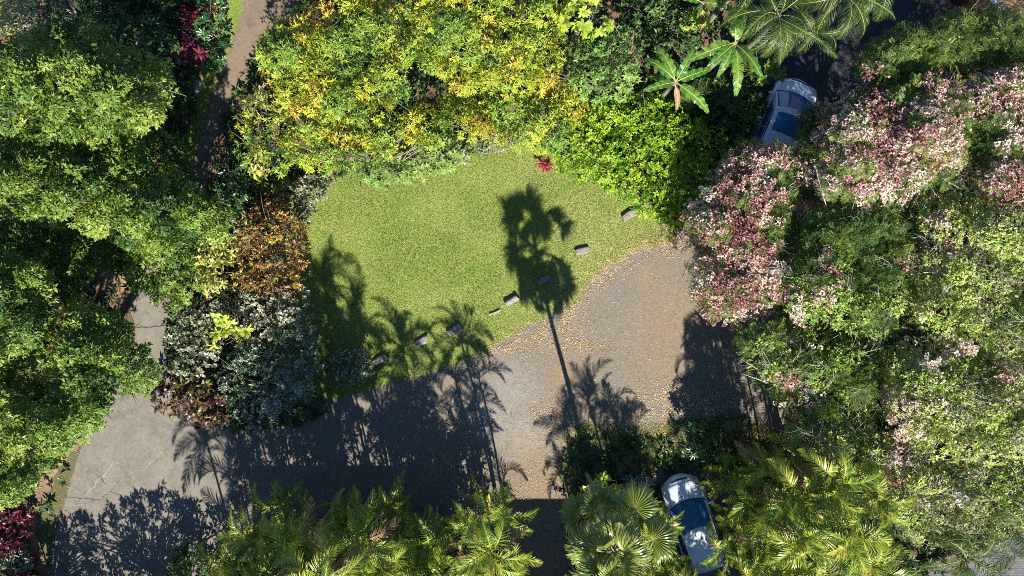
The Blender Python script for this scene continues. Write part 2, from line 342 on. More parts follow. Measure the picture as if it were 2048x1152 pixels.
ROADT = [(1500,60),(1560,-80),(2010,-90),(1900,40),(1800,120),(1740,210),(1680,330),(1600,420),(1480,400),(1480,250)]
tag(sheet('x', ROADT, .006, None, 10, 1.5, 8).build('asphalt_road', MATS['asphalt']), kind='structure')
tag(sheet('x', [(1835,1165),(1900,1128),(1985,1090),(2180,1040),(2180,1300),(1760,1300)], .02, None, 10, .2, 8).build('paved_yard', MATS['paver']), kind='structure')

# ------------------------------------------------------------------ leaves
def leaf_template(kind):
    if kind == 'leaf':
        v = [(0,0,0),(.42,.5,.10),(1,0,-.12),(.42,-.5,.10)]; f = [(0,2,1),(0,3,2)]
    elif kind == 'broad':
        v = [(0,0,0),(.3,.42,.08),(.3,0,.0),(.3,-.42,.08),(.72,.46,.03),(.72,0,-.05),(.72,-.46,.03),(1,0,-.22)]
        f = [(0,2,1),(0,3,2),(1,2,5),(1,5,4),(2,3,6),(2,6,5),(4,5,7),(5,6,7)]
    elif kind == 'strap':
        v = [(0,.25,0),(0,-.25,0),(.45,.5,.10),(.45,-.5,.10),(.8,.35,-.03),(.8,-.35,-.03),(1,0,-.22)]
        f = [(0,1,3),(0,3,2),(2,3,5),(2,5,4),(4,5,6)]
    elif kind == 'pinnate':
        v = []; f = []
        for k in range(6):
            s = .16+k*.15
            for sg in (1, -1):
                b = len(v); l = .5*(1-.5*abs(s-.45)); dr = -.10*s*s
                v += [(s,0,dr),(s+.12,sg*l*.55,dr+.03),(s+.19,sg*l,dr-.03),(s+.03,sg*l*.5,dr+.03)]
                f += [(b,b+1,b+2),(b,b+2,b+3)] if sg > 0 else [(b,b+2,b+1),(b,b+3,b+2)]
    return np.array(v, float), np.array(f)
TPL = {k: leaf_template(k) for k in ('leaf','broad','strap','pinnate')}

def rosettes(g, pos, ax, st, tint, r):
    """whorls of leaves at pos (N,3) round axis ax"""
    N = len(pos); 
    if N == 0: return
    V, F = TPL[st.get('tpl', 'leaf')]; k = len(V); m = st['n']
    up = np.where(np.abs(ax[:, 2:3]) < .95, [[0,0,1.]], [[1.,0,0]]); u = norm(np.cross(ax, up)); v = np.cross(ax, u)
    L, Wd = st['L'], st['W']; t0, t1 = st.get('tilt', (0, 45))
    ph0 = r.uniform(0, 6.28, N); sc = r.uniform(.75, 1.2, N)
    for j in range(m):
        ph = ph0+j*2.4+r.normal(0, .25, N); th = np.radians(r.uniform(t0, t1, N))
        rad = u*np.cos(ph)[:, None]+v*np.sin(ph)[:, None]
        d = rad*np.cos(th)[:, None]+ax*np.sin(th)[:, None]
        d = norm(d+[0,0,-st.get('droop', .15)]); nn = norm(ax-d*np.sum(ax*d, 1, keepdims=True)); sd = np.cross(nn, d)
        l = (L*sc*r.uniform(.7, 1.15, N))[:, None, None]; wd = (Wd*sc*r.uniform(.8, 1.2, N))[:, None, None]
        off = rad*(st.get('r0', .02))
        q = (pos+off)[:, None, :]+l*(d[:, None, :]*V[None, :, 0:1]+nn[:, None, :]*V[None, :, 2:3])+wd*sd[:, None, :]*V[None, :, 1:2]
        tt = np.clip(tint+r.normal(0, st.get('tv', .12), N), 0, 1)[:, None]+(V[None, :, 0]-.5)*st.get('tg', .08)
        g.add(q.reshape(-1, 3), (F[None]+(np.arange(N)*k)[:, None, None]).reshape(-1, 3), np.clip(tt, 0, 1).ravel())

def canopy_points(poly, h0, h1, lobe, dens, r, wall=2.0, bumpy=.8, gap=.25, jag=.35, deep=.35, dz=1.2, chv=1.):
    poly = [tuple(p) for p in poly]; pa = np.array(poly); lo, hi = pa.min(0)-20, pa.max(0)+20
    A = (hi-lo).prod()/PPM**2; jag = min(jag, .13*float(min(pa.max(0)-pa.min(0)))/PPM); wall = min(wall, .5*float(min(pa.max(0)-pa.min(0)))/PPM); lobe = min(lobe, .4*float(min(pa.max(0)-pa.min(0)))/PPM)
    x = r.uniform(lo[0], hi[0], max(int(A*dens), 90)); y = r.uniform(lo[1], hi[1], len(x))
    ins = inside(poly, x, y); d = edge_dist(poly, x, y)/PPM; d = np.where(ins, d, -d)
    d = d+(N1(x/14, y/14)+.6*N2(x/6, y/6)-.8)*jag
    k = d > 0; x, y, d = x[k], y[k], d[k]
    cx = r.uniform(lo[0], hi[0], 4000); cy = r.uniform(lo[1], hi[1], 4000); ci = inside(poly, cx, cy) & (edge_dist(poly, cx, cy) > lobe*PPM*.35)
    C = []
    for a, b in zip(cx[ci], cy[ci]):
        if all((a-p)**2+(b-q)**2 > (lobe*PPM*1.0)**2 for p, q in C): C.append((a, b))
    if not C: C = [tuple(pa.mean(0))]
    C = np.array(C); CR = lobe*PPM*r.uniform(.75, 1.35, len(C)); CH = r.uniform(-.35, .45, len(C))*lobe*chv
    D = np.hypot(x[:, None]-C[None, :, 0], y[:, None]-C[None, :, 1]); hh = np.sqrt(np.maximum(CR[None]**2-D**2, 0))/PPM
    zz = np.where(hh > 0, hh*bumpy+CH[None], -1); w = zz.argmax(1); b = zz.max(1); inn = hh[np.arange(len(x)), w] > 0
    keep = inn | (r.random(len(x)) < gap); x, y, d, w, b, inn = [q[keep] for q in (x, y, d, w, b, inn)]
    t = np.clip(d/wall, 0, 1); z = h0+(h1-h0)*np.sqrt(1-(1-t)**2)+np.where(inn, b-lobe*.5, -lobe*.9)
    nx = (x-C[w, 0])/CR[w]; ny = -(y-C[w, 1])/CR[w]
    n = norm(np.stack([nx*.9, ny*.9, np.where(inn, .55, 1.)+0*x], 1)+r.normal(0, .18, (len(x), 3))); n[:, 2] = np.abs(n[:, 2]); n = norm(n)
    dm = r.random(len(x)) < deep; z = z-np.where(dm, r.uniform(.15, dz, len(x)), r.uniform(0, .12, len(x)))
    edge = (t < .35) & (r.random(len(x)) < .4); z = np.where(edge, z-r.random(len(x))*np.minimum(z*.7, 1.8), z)
    z = np.maximum(z, .06); kk = (CAM_H-z)/CAM_H/PPM
    pos = np.stack([(x-1024)*kk, -(y-576)*kk, z], 1); lt = r.normal(0, 1, len(C))[w]
    return pos, n, x, y, lt, (C, CR), dm

def tube(g, pts, rad, sides=7, tint=.5, m=0):
    pts = np.asarray(pts, float); rad = np.asarray(rad, float); n = len(pts); d = norm(np.gradient(pts, axis=0))
    ref = np.where(np.abs(d[:, 2:3]) > .9, [[1., 0, 0]], [[0, 0, 1.]]); u = norm(np.cross(d, ref)); v = np.cross(d, u)
    for k in range(1, n):
        if u[k] @ u[k-1] < 0: u[k] *= -1; v[k] *= -1
    a = np.arange(sides)/sides*2*np.pi
    q = pts[:, None]+rad[:, None, None]*(u[:, None]*np.cos(a)[None, :, None]+v[:, None]*np.sin(a)[None, :, None])
    i, j = np.meshgrid(np.arange(n-1), np.arange(sides), indexing='ij'); i = i.ravel(); j = j.ravel(); j2 = (j+1) % sides
    A, B, C_, D_ = i*sides+j, i*sides+j2, (i+1)*sides+j2, (i+1)*sides+j
    V = np.vstack([q.reshape(-1, 3), pts[:1], pts[-1:]]); e = n*sides; jj = np.arange(sides); jn = (jj+1) % sides
    F = np.vstack([np.stack([A, B, C_], 1), np.stack([A, C_, D_], 1), np.stack([jn, jj, 0*jj+e], 1), np.stack([(n-1)*sides+jj, (n-1)*sides+jn, 0*jj+e+1], 1)])
    g.add(V, F, tint, m)

def bez(a, b, c, k=8):
    t = np.linspace(0, 1, k)[:, None]; a, b, c = map(lambda q: np.asarray(q, float), (a, b, c)); return a*(1-t)**2+2*b*t*(1-t)+c*t*t

ROS = {  # foliage styles
 'mango': dict(mat='mango_leaf', n=8, L=.19, W=.05, tilt=(5,60), dens=52, tpl='leaf', tv=.13, droop=.2),
 'shrub': dict(mat='light_shrub_leaf', n=8, L=.20, W=.075, tilt=(10,50), dens=30, tv=.14),
 'tree': dict(mat='tree_leaf', n=6, L=.165, W=.07, tilt=(0,60), dens=85, tpl='leaf', tv=.18, droop=.2),
 'deep': dict(mat='deep_leaf', n=6, L=.26, W=.10, tilt=(0,50), dens=32, tpl='leaf', tv=.2),
 'hedge': dict(mat='hedge_leaf', n=6, L=.105, W=.07, tilt=(10,60), dens=100, tv=.2),
 'glossy': dict(mat='glossy_leaf', n=8, L=.24, W=.09, tilt=(0,35), dens=22, tv=.18),
 'shower': dict(mat='shower_leaf', n=6, L=.14, W=.07, tilt=(0,60), dens=70, tpl='leaf', tv=.24),
 'fern': dict(mat='fern_leaf', n=4, L=.26, W=.20, tilt=(0,50), dens=50, tpl='pinnate', tv=.2),
 'olive': dict(mat='olive_leaf', n=6, L=.12, W=.07, tilt=(0,60), dens=60, tv=.24),
 'croton': dict(mat='croton_leaf', n=7, L=.16, W=.07, tilt=(10,60), dens=42, tv=.30, tpl='leaf'),
 'yellow': dict(mat='yellow_leaf', n=8, L=.27, W=.09, tilt=(5,50), dens=17, tv=.2, tpl='broad'),
 'lime': dict(mat='lime_leaf', n=9, L=.32, W=.14, tilt=(15,55), dens=11, tv=.15, tpl='broad'),
 'varie': dict(mat='variegated_leaf', n=7, L=.13, W=.08, tilt=(5,60), dens=60, tv=.26),
 'rose': dict(mat='rose_variegated_leaf', n=7, L=.13, W=.08, tilt=(5,60), dens=55, tv=.26),
 'bronze': dict(mat='bronze_leaf', n=8, L=.24, W=.10, tilt=(5,55), dens=22, tv=.3, tpl='strap'),
 'ti': dict(mat='ti_leaf', n=10, L=.30, W=.08, tilt=(5,60), dens=12, tv=.25, tpl='strap'),
 'redti': dict(mat='red_ti_leaf', n=12, L=.32, W=.08, tilt=(0,60), dens=8, tv=.2, tpl='strap'),
 'brom': dict(mat='bromeliad_leaf', n=14, L=.38, W=.10, tilt=(0,50), dens=5, tv=.2, tpl='strap'),
 'lily': dict(mat='fern_leaf', n=14, L=.50, W=.05, tilt=(10,70), dens=9, tv=.15, tpl='strap', droop=.4),
 'agave': dict(mat='agave_leaf', n=16, L=.50, W=.09, tilt=(0,70), dens=4, tv=.2, tpl='strap', droop=.05),
}
def plant(name, label, cat, poly, h0, h1, style, lobe=.8, group=None, mul=1., tint=.45, tn=.18, flowers=0, fthr=.5, fmat='pink_petal', ftint=.55,
          wall=2.0, gap=.25, twigs=0, bark='bark', trunk=True, tl=.10, deep=.35, jag=.35, bumpy=.8, top_tint=0, mix2=None, dz=1.2, limbs=14, fscale=1.0, root_px=None, chv=1.):
    r = np.random.default_rng(int(abs(np.array(poly).sum()*3))); st = ROS[style]
    pos, n, x, y, lt, (C, CR), dm = canopy_points(poly, h0, h1, lobe, st['dens']*mul, r, wall, bumpy, gap, jag, deep, dz, chv)
    cxy = np.array(poly).mean(0); base = P(*cxy, (h0+h1)/2) if root_px is None else P(*root_px); base[2] = 0; cen = P(*cxy, (h0+h1)/2)*[1,1,0]
    root = thing(name, base, label, cat, group)
    tn_ = (N1(x/60+7, y/60)-.5)*2*tn+(N3(x/22, y/22)-.5)*tn+lt*tl
    fm = np.zeros(len(x), bool)
    if flowers:
        fn = N2(x/75+3, y/75)*.55+N3(x/28, y/28+5)*.45+lt*.05; fm = (fn > fthr) & (r.random(len(x)) < flowers) & ~dm
    g = Geo()
    if mix2:
        s2, frac = mix2; pick = (N2(x/40+9, y/40+4)+r.normal(0, .08, len(x)) < frac) & ~fm
        g2 = Geo(); rosettes(g2, pos[pick], n[pick], ROS[s2], tint+tn_[pick], r)
    else: pick = np.zeros(len(x), bool)
    k = ~fm & ~pick
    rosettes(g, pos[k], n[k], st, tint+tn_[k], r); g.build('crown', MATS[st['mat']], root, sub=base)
    if mix2 and g2.v: g2.build('crown', MATS[ROS[s2]['mat']], root, sub=base)
    if flowers and fm.any():
        g = Geo(); pf = pos[fm]; f2 = dict(n=9, L=.085*fscale, W=.075*fscale, tilt=(-10,80), tv=.22, r0=.04, tg=.1)
        ft = ftint+(N1(x[fm]/30, y[fm]/30+11)-.5)*1.1
        for q in range(4):
            rosettes(g, pf+r.normal(0, .13, pf.shape), norm(n[fm]+r.normal(0, .3, pf.shape)), f2, ft, r)
        g.build('blossoms', MATS[fmat], root, sub=base)
    if trunk:
        g = Geo(); H = (h0+h1)/2; tr = .05+.025*H
        top = base*.35+cen*.65+[r.normal(0, .2), r.normal(0, .2), H*.5]
        tube(g, bez(base-[0,0,.05], base+[.1,.1,H*.25], top), np.linspace(tr, tr*.7, 8), 9)
        for q in r.permutation(len(C))[:limbs]:
            e = P(C[q, 0], C[q, 1], 0); hz = h0+(h1-h0)*.7; e = P(C[q, 0], C[q, 1], hz-.2*lobe)
            mid = (top+e)/2+r.normal(0, .25, 3)+[0, 0, .1*H]; tube(g, bez(top, mid, e), np.linspace(tr*.5, tr*.1, 8), 6)
            for s_ in range(3):
                e2 = e+r.normal(0, lobe*.6, 3); tube(g, bez(mid, (mid+e2)/2+r.normal(0, .15, 3), e2, 6), np.linspace(tr*.2, .008, 6), 5)
        g.build('trunk', MATS[bark], root, sub=base, smooth=True)
    if twigs:
        idx = r.choice(len(x), min(twigs, len(x)), replace=False)
        for q in idx:
            g = Geo(); p = pos[q]+[0, 0, .05]; a = r.uniform(0, 6.28)
            for b_ in range(r.integers(2, 5)):
                aa = a+r.normal(0, .5); L = r.uniform(.25, .9); e = p+[math.cos(aa)*L, math.sin(aa)*L, r.uniform(-.05, .3)]
                md = (p+e)/2+r.normal(0, .10, 3); c_ = bez(p, md, e, 7); tube(g, c_, np.linspace(.009, .003, 7), 4)
                e3 = c_[4]+[math.cos(aa+.8)*L*.5, math.sin(aa+.8)*L*.5, .1]; tube(g, bez(c_[4], (c_[4]+e3)/2+r.normal(0, .05, 3), e3, 5), np.linspace(.006, .002, 5), 4)
            g.build('twig', MATS['pale_bark'], root, sub=base)
    return root

# ------------------------------------------------------------------ trees, left of the lawn
G_L = 'feathery green trees along the left side'
plant('shade_tree', 'large feathery green tree in the upper left, its right edge near the magenta ti plants', 'tree',
      [(10,80),(60,55),(130,40),(200,42),(240,88),(300,100),(352,150),(338,200),(318,255),(250,290),(120,300),(20,280),(-90,250),(-90,110)], 5.0, 8.2, 'tree', .72, G_L, tint=.62, wall=2.5, gap=.12, tl=.16, bumpy=1.2, chv=2.4, root_px=(250,230))
plant('shade_tree', 'feathery green tree directly below the upper left one, its crown reaching towards the brown path', 'tree',
      [(-90,290),(30,262),(130,268),(200,248),(272,268),(302,330),(368,345),(402,400),(398,470),(350,510),(270,500),(180,470),(60,440),(-90,430)], 4.6, 7.2, 'tree', .72, G_L, tint=.62, wall=2.5, gap=.12, tl=.16, bumpy=1.2, chv=2.4, root_px=(250,400))
plant('shade_tree', 'dark feathery tree in the shade at the left edge, between the brighter crowns', 'tree',
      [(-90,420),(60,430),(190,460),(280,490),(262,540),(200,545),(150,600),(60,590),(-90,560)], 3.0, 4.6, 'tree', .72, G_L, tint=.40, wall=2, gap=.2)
plant('shade_tree', 'bright feathery tree at the left edge, halfway down', 'tree',
      [(-90,510),(10,505),(80,515),(112,555),(112,620),(90,690),(40,740),(-90,740)], 5.0, 7.6, 'tree', .72, G_L, tint=.68, wall=2, gap=.12, tl=.16, bumpy=1.2, chv=2.4, root_px=(140,620))
plant('shade_tree', 'feathery tree leaning over the narrow part of the concrete drive', 'tree',
      [(80,640),(150,600),(230,620),(262,640),(262,690),(295,685),(318,745),(290,790),(222,785),(205,850),(150,850),(80,820),(60,730)], 4.4, 7.0, 'tree', .72, G_L, tint=.66, wall=2, gap=.15, tl=.16, bumpy=1.2, chv=2.4, root_px=(215,745))
plant('shade_tree', 'feathery tree at the lower left, above the litter covered bank', 'tree',
      [(-90,730),(40,730),(110,790),(200,800),(205,850),(165,885),(130,905),(90,950),(60,1000),(10,1020),(-90,1010)], 4.6, 7.2, 'tree', .72, G_L, tint=.70, wall=2, gap=.15, tl=.16, bumpy=1.2, chv=2.4, root_px=(110,850))
plant('shade_tree', 'loose light green tree over the bend where path and concrete drive meet', 'tree',
      [(300,400),(350,380),(410,385),(470,420),(468,480),(400,500),(400,560),(380,605),(330,625),(290,600),(262,560),(240,520),(252,450)], 3.0, 5.0, 'tree', .55, G_L, tint=.72, wall=1.5, gap=.15, mul=.9, jag=.6, root_px=(296,520))
plant('shade_tree', 'low green tree in the gap between the two upper left crowns and the path', 'tree',
      [(240,285),(310,250),(365,280),(388,330),(385,395),(360,410),(300,350),(240,330)], 2.2, 3.6, 'tree', .55, G_L, tint=.50, wall=1.3, gap=.2, mul=.9, jag=.6, root_px=(350,330))
plant('shade_tree', 'small dark tree in the shade left of the brown path, above the boulder', 'tree',
      [(120,30),(200,10),(300,20),(360,90),(330,170),(260,120),(200,60)], 2.0, 3.2, 'deep', .9, G_L, tint=.5, wall=1.3, gap=.3)
plant('pale_tree', 'sparse pale yellow green tree with bare grey branches in the top left corner', 'tree',
      [(-80,-70),(60,-70),(72,0),(60,40),(30,60),(-80,70)], 3.4, 5.0, 'olive', .8, None, tint=.75, twigs=40, bark='pale_bark', wall=1.5)
plant('bare_tree', 'nearly bare twiggy tree beside the top left corner tree', 'tree',
      [(60,-70),(170,-60),(140,20),(110,60),(70,60)], 2.4, 3.6, 'deep', .8, None, tint=.7, twigs=50, bark='pale_bark', wall=1.5, mul=.5)
# understorey by the path
plant('shrub', 'dark leafy shrub at the top edge, left of the brown path', 'shrub', ell(270,-10,110,60), 1.2, 2.0, 'deep', .6, 'dark shrubs by the path', tint=.55)
plant('shrub', 'dark leafy shrub under the magenta ti plants', 'shrub', ell(400,70,62,80), .6, 1.1, 'glossy', .5, 'dark shrubs by the path', tint=.12, mul=.8, gap=.4)
plant('shrub', 'dark leafy shrub behind the boulder by the path', 'shrub', ell(345,190,55,60), .7, 1.3, 'deep', .5, 'dark shrubs by the path', tint=.65)
plant('shrub', 'dark green shrub between the brown path and the yellow leaved bushes', 'shrub', [(440,330),(475,300),(490,350),(500,400),(520,440),(480,470),(440,455),(428,390)], 1.2, 2.0, 'glossy', .5, 'dark shrubs by the path', tint=.25, gap=.5)
plant('ti_plant', 'magenta leaved ti plant in half shade left of the path', 'shrub', ell(378,100,40,36), 1.0, 1.5, 'ti', .5, 'magenta ti plants', tint=.55, wall=.6, mul=1.3, trunk=True)
plant('ti_plant', 'pink tipped ti plant just above the magenta one', 'shrub', ell(380,32,26,24), 1.0, 1.4, 'ti', .4, 'magenta ti plants', tint=.85, wall=.5, mul=1.3)
plant('dark_shrub', 'mid green leafy shrub under the feather palms, left of the shaded car', 'shrub', ell(1440,195,80,45), .5, 1.1, 'fern', .5, 'dark shrubs under the bananas', tint=.30, gap=.4)
plant('bromeliad', 'orange bromeliad on the grass strip at the top edge', 'plant', ell(427,14,16,14), .15, .3, 'brom', .3, None, tint=.6, wall=.3, trunk=False, mul=2.5)
plant('red_flower_plant', 'small plant with red blooms under the left trees', 'plant', ell(318,302,20,14), 1.6, 2.0, 'redti', .3, None, tint=.7, wall=.3, mul=.6)
# ------------------------------------------------------------------ left bed between drive and lawn
plant('croton', 'croton bush with orange, red and plum leaves at the left edge of the lawn', 'shrub',
      [(470,440),(520,408),(548,395),(600,425),(618,470),(620,530),(608,572),(560,590),(500,592),(462,562),(468,500)], 1.6, 2.5, 'croton', .55, None, tint=.58, tn=.28, twigs=5, wall=1, gap=.4, mul=1.25)
plant('golden_shrub', 'golden yellow large leaved shrub left of the orange croton', 'shrub',
      [(378,505),(395,470),(420,452),(462,470),(480,520),(460,580),(420,590),(395,560)], 1.6, 2.4, 'yellow', .5, None, tint=.66, tn=.2, twigs=3, wall=.8, mul=1.3, jag=.5)
plant('dark_shrub', 'plum and green shrub above the croton', 'shrub', [(480,400),(520,375),(570,370),(590,410),(540,420),(490,440)], 1.0, 1.6, 'bronze', .45, None, tint=.6, wall=.8, gap=.4)
plant('strappy_lily', 'clump of strappy green leaves below the yellow leaved bushes', 'plant', ell(530,372,46,26), .5, .9, 'lily', .4, None, tint=.45, wall=.4, mul=1.5, trunk=False)
plant('snow_bush', 'pink and white variegated bush at the upper left corner of the lawn', 'shrub',
      [(575,380),(600,345),(640,340),(675,350),(660,380),(640,400),(632,440),(615,455),(598,420)], .8, 1.3, 'rose', .4, 'variegated snow bushes', tint=.55, wall=.6, gap=.5)
plant('snow_bush', 'sunlit grey and white variegated bush directly below the croton', 'shrub',
      [(470,580),(520,575),(610,570),(628,620),(632,680),(560,700),(490,690),(450,640)], 1.5, 2.2, 'rose', .5, 'variegated snow bushes', tint=.48, wall=1, gap=.5)
plant('snow_bush', 'variegated bush along the right side of the narrow concrete drive', 'shrub',
      [(340,610),(400,585),(470,590),(480,650),(440,700),(420,760),(370,760),(335,740),(332,680)], 1.4, 2.1, 'rose', .5, 'variegated snow bushes', tint=.40, wall=1, gap=.5)
plant('snow_bush', 'large shaded blue grey variegated bush left of the small round one', 'shrub',
      [(480,690),(560,690),(632,680),(640,740),(622,800),(560,835),(480,850),(440,810),(430,740)], 1.5, 2.3, 'varie', .55, 'variegated snow bushes', tint=.50, wall=1, gap=.5)
plant('snow_bush', 'small round variegated bush standing alone on the shaded lawn', 'shrub', ell(695,735,45,40), .8, 1.4, 'varie', .4, 'variegated snow bushes', tint=.45, wall=.8, gap=.5)
plant('lime_shrub', 'lime green rosettes growing out of the variegated bushes', 'shrub', ell(455,660,44,30), 2.2, 2.7, 'lime', .4, None, tint=.75, wall=.5, mul=1.1)
plant('bronze_shrub', 'dark bronze leaved shrub hanging over the concrete drive', 'shrub',
      [(315,790),(345,745),(400,745),(450,780),(480,840),(440,855),(390,850),(345,830),(310,825)], 1.2, 1.9, 'bronze', .5, None, tint=.55, wall=.8, gap=.5, mul=1.3)
plant('green_shrub', 'dull green low shrub in the shade below the blue grey bush', 'shrub', [(440,840),(560,830),(620,800),(660,800),(640,835),(560,850),(470,865)], .3, .6, 'deep', .3, None, tint=.4, wall=.4, gap=.3)
# ------------------------------------------------------------------ mango trees and shrubs above the lawn
G_M = 'golden green mango trees above the lawn'
plant('mango_tree', 'mango tree with yellow green whorls beside the shaded top end of the brown path', 'tree',
      [(528,62),(560,35),(600,18),(650,-10),(740,-40),(810,10),(830,100),(810,200),(740,260),(650,255),(590,230),(528,160),(512,105)], 3.2, 5.0, 'mango', .64, G_M, tint=.60, tl=.13, gap=.6, tn=.19, chv=1.9, bumpy=1.1)
plant('mango_tree', 'mango tree with golden new growth at the middle of the top edge', 'tree',
      [(800,-60),(900,-70),(1000,-60),(1100,-40),(1128,20),(1132,110),(1110,180),(1020,200),(920,190),(830,120),(800,30)], 3.4, 5.4, 'mango', .64, G_M, tint=.60, tl=.13, gap=.6, tn=.19, chv=1.9, bumpy=1.1)
plant('mango_tree', 'mango tree with orange tinged tips just left of the round leaved hedge', 'tree',
      [(880,190),(960,180),(1060,180),(1140,170),(1180,210),(1150,260),(1110,300),(1090,315),(1040,300),(990,285),(920,275),(870,250)], 2.2, 3.8, 'mango', .64, G_M, tint=.60, tl=.13, gap=.6, tn=.19, chv=1.9, bumpy=1.1, wall=1.4)
plant('mango_tree', 'mango tree with dull gold leaves in the middle of the bank above the lawn', 'tree',
      [(600,220),(680,240),(770,240),(860,200),(900,250),(870,300),(800,300),(740,335),(650,345),(590,330),(560,280)], 2.2, 3.8, 'mango', .64, G_M, tint=.60, tl=.13, gap=.6, tn=.19, chv=1.9, bumpy=1.1, wall=1.4)
plant('yellow_shrub', 'yellow and green large leaved shrub at the right side of the brown path', 'shrub',
      [(492,200),(520,160),(560,190),(600,260),(590,320),(570,350),(510,355),(480,330),(466,290),(476,240)], 1.8, 2.9, 'yellow', .6, None, tint=.50, tn=.3, wall=1.2, mul=1.5, mix2=('mango', .55))
plant('schefflera', 'light green umbrella leaved shrub spilling onto the top of the lawn', 'shrub',
      [(690,345),(740,320),(820,270),(880,255),(930,290),(930,320),(880,350),(820,368),(760,372),(705,368)], .8, 2.2, 'shrub', .6, None, tint=.55, wall=1.6, gap=.5, mul=1.1)
plant('rose_hedge', 'low grey pink variegated border along the top edge of the lawn', 'shrub',
      [(860,310),(900,285),(960,278),(1010,285),(1012,300),(960,312),(900,335),(862,345)], .3, .6, 'rose', .35, 'variegated snow bushes', tint=.55, wall=.4, gap=.6, trunk=False)
plant('schefflera', 'dark glossy umbrella leaved shrub between the mango trees and the banana', 'shrub',
      [(1125,80),(1180,60),(1250,50),(1280,95),(1275,160),(1240,200),(1180,205),(1130,180)], 2.4, 3.6, 'shrub', .7, None, tint=.42, wall=1.3, gap=.5, mul=1.1)
plant('rosette_tree', 'lime tree with big paddle leaf rosettes at the top edge beside the mango trees', 'tree',
      [(1105,-50),(1180,-50),(1215,10),(1222,55),(1190,70),(1120,55),(1100,10)], 3.6, 4.6, 'lime', .6, None, tint=.72, wall=1, mul=1.2)
plant('round_leaf_hedge', 'dense bright green round leaved hedge right of the lawn, half in shade', 'hedge',
      [(1120,225),(1200,190),(1300,180),(1345,205),(1400,230),(1450,260),(1465,310),(1430,380),(1400,450),(1345,455),(1290,430),(1235,395),(1170,365),(1115,345),(1095,310),(1105,265)], .9, 2.0, 'hedge', .38, None, tint=.50, tn=.15, wall=1.8, gap=.8, mul=1.1, bumpy=.6)
plant('red_ti_plant', 'small crimson ti plant at the top right corner of the lawn', 'plant', ell(1090,328,9,10), .35, .6, 'redti', .25, None, tint=.6, wall=.25, mul=2.5, jag=.1, trunk=False)
plant('dark_shrub', 'dark fern leaved shrub between the banana plants and the parked car', 'shrub', [(1400,150),(1480,170),(1530,190),(1530,240),(1500,280),(1450,270),(1400,230)], .8, 1.5, 'deep', .5, 'dark shrubs under the bananas', tint=.5, gap=.4)
plant('dark_shrub', 'dark leafy shrub under the top edge, left of the banana plants', 'shrub', [(1230,-40),(1400,-50),(1420,60),(1390,110),(1290,90),(1250,50)], 1.0, 1.8, 'deep', .6, 'dark shrubs under the bananas', tint=.60, gap=.4)
plant('lime_shrub', 'pale lime sprig standing above the dark shrubs left of the banana plants', 'shrub', ell(1392,38,30,26), 2.2, 2.8, 'hedge', .35, None, tint=.85, wall=.5)
plant('paddle_shrub', 'dark glossy paddle leaved shrub below the large banana plant', 'shrub', ell(1525,142,42,26), 1.6, 2.1, 'lime', .45, None, tint=.10, wall=.6)
# ------------------------------------------------------------------ right side canopy
G_P = 'pink flowering shower trees on the right'
G_S = 'fine leaved shower trees on the right'
plant('shower_tree', 'pink and red flowering tree whose blossoms overhang the right edge of the gravel', 'tree',
      [(1455,300),(1480,278),(1540,290),(1610,300),(1640,340),(1625,420),(1605,500),(1590,580),(1540,640),(1480,655),(1425,650),(1395,600),(1385,540),(1395,490),(1378,430),(1410,370),(1440,350)], 2.9, 4.4, 'fern', .75, G_P, tint=.55, flowers=.66, fthr=.37, ftint=.50, wall=2, mul=1.25, twigs=14, bark='pale_bark', jag=.55, gap=.3)
plant('shower_tree', 'pink flowering tree right behind the parked car by the asphalt', 'tree',
      [(1625,300),(1640,230),(1700,185),(1760,170),(1850,130),(1930,130),(1965,200),(1950,320),(1900,390),(1800,410),(1700,420),(1640,400)], 4.2, 6.2, 'fern', .9, G_P, tint=.55, flowers=.66, fthr=.37, ftint=.58, wall=2, mul=1.25, twigs=20, bark='pale_bark', jag=.5)
plant('shower_tree', 'pink flowering tree cut by the right edge of the view', 'tree',
      [(1950,150),(2040,120),(2130,130),(2130,400),(2060,430),(1960,400),(1940,300)], 4.2, 6.0, 'fern', .9, G_P, tint=.55, flowers=.66, fthr=.36, ftint=.58, wall=2, mul=1.25, twigs=12, bark='pale_bark')
plant('shower_tree', 'mostly green feathery tree with few dusky blooms in the top right corner', 'tree',
      [(1705,120),(1760,80),(1810,50),(1850,55),(1900,20),(1990,15),(2130,20),(2130,160),(2040,160),(1960,140),(1880,160),(1790,190),(1730,170)], 3.6, 5.4, 'fern', .9, G_P, tint=.50, flowers=.6, fthr=.66, ftint=.35, wall=2, jag=.5)
plant('shower_tree', 'small feathery green tree leaning over the roof of the shaded car', 'tree',
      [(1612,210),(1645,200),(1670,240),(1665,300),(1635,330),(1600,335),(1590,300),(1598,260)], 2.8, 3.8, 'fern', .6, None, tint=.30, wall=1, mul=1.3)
plant('shower_tree', 'green and pink fine leaved tree in the middle of the right canopy', 'tree',
      [(1610,420),(1700,410),(1800,400),(1850,440),(1850,560),(1830,650),(1750,680),(1660,670),(1580,640),(1570,560),(1600,480)], 3.8, 5.6, 'shower', .95, G_S, tint=.42, flowers=.5, fthr=.64, ftint=.6, wall=2, twigs=30, bark='pale_bark', mix2=('fern', .5))
plant('shower_tree', 'yellow green twiggy tree at the right edge below the pink trees', 'tree',
      [(1820,370),(1900,380),(1960,400),(2130,400),(2130,700),(2020,720),(1900,700),(1830,640),(1840,500)], 4.0, 6.2, 'shower', .95, G_S, tint=.70, flowers=.4, fthr=.74, ftint=.75, wall=2, twigs=50, bark='pale_bark', mix2=('olive', .5), mul=.95)
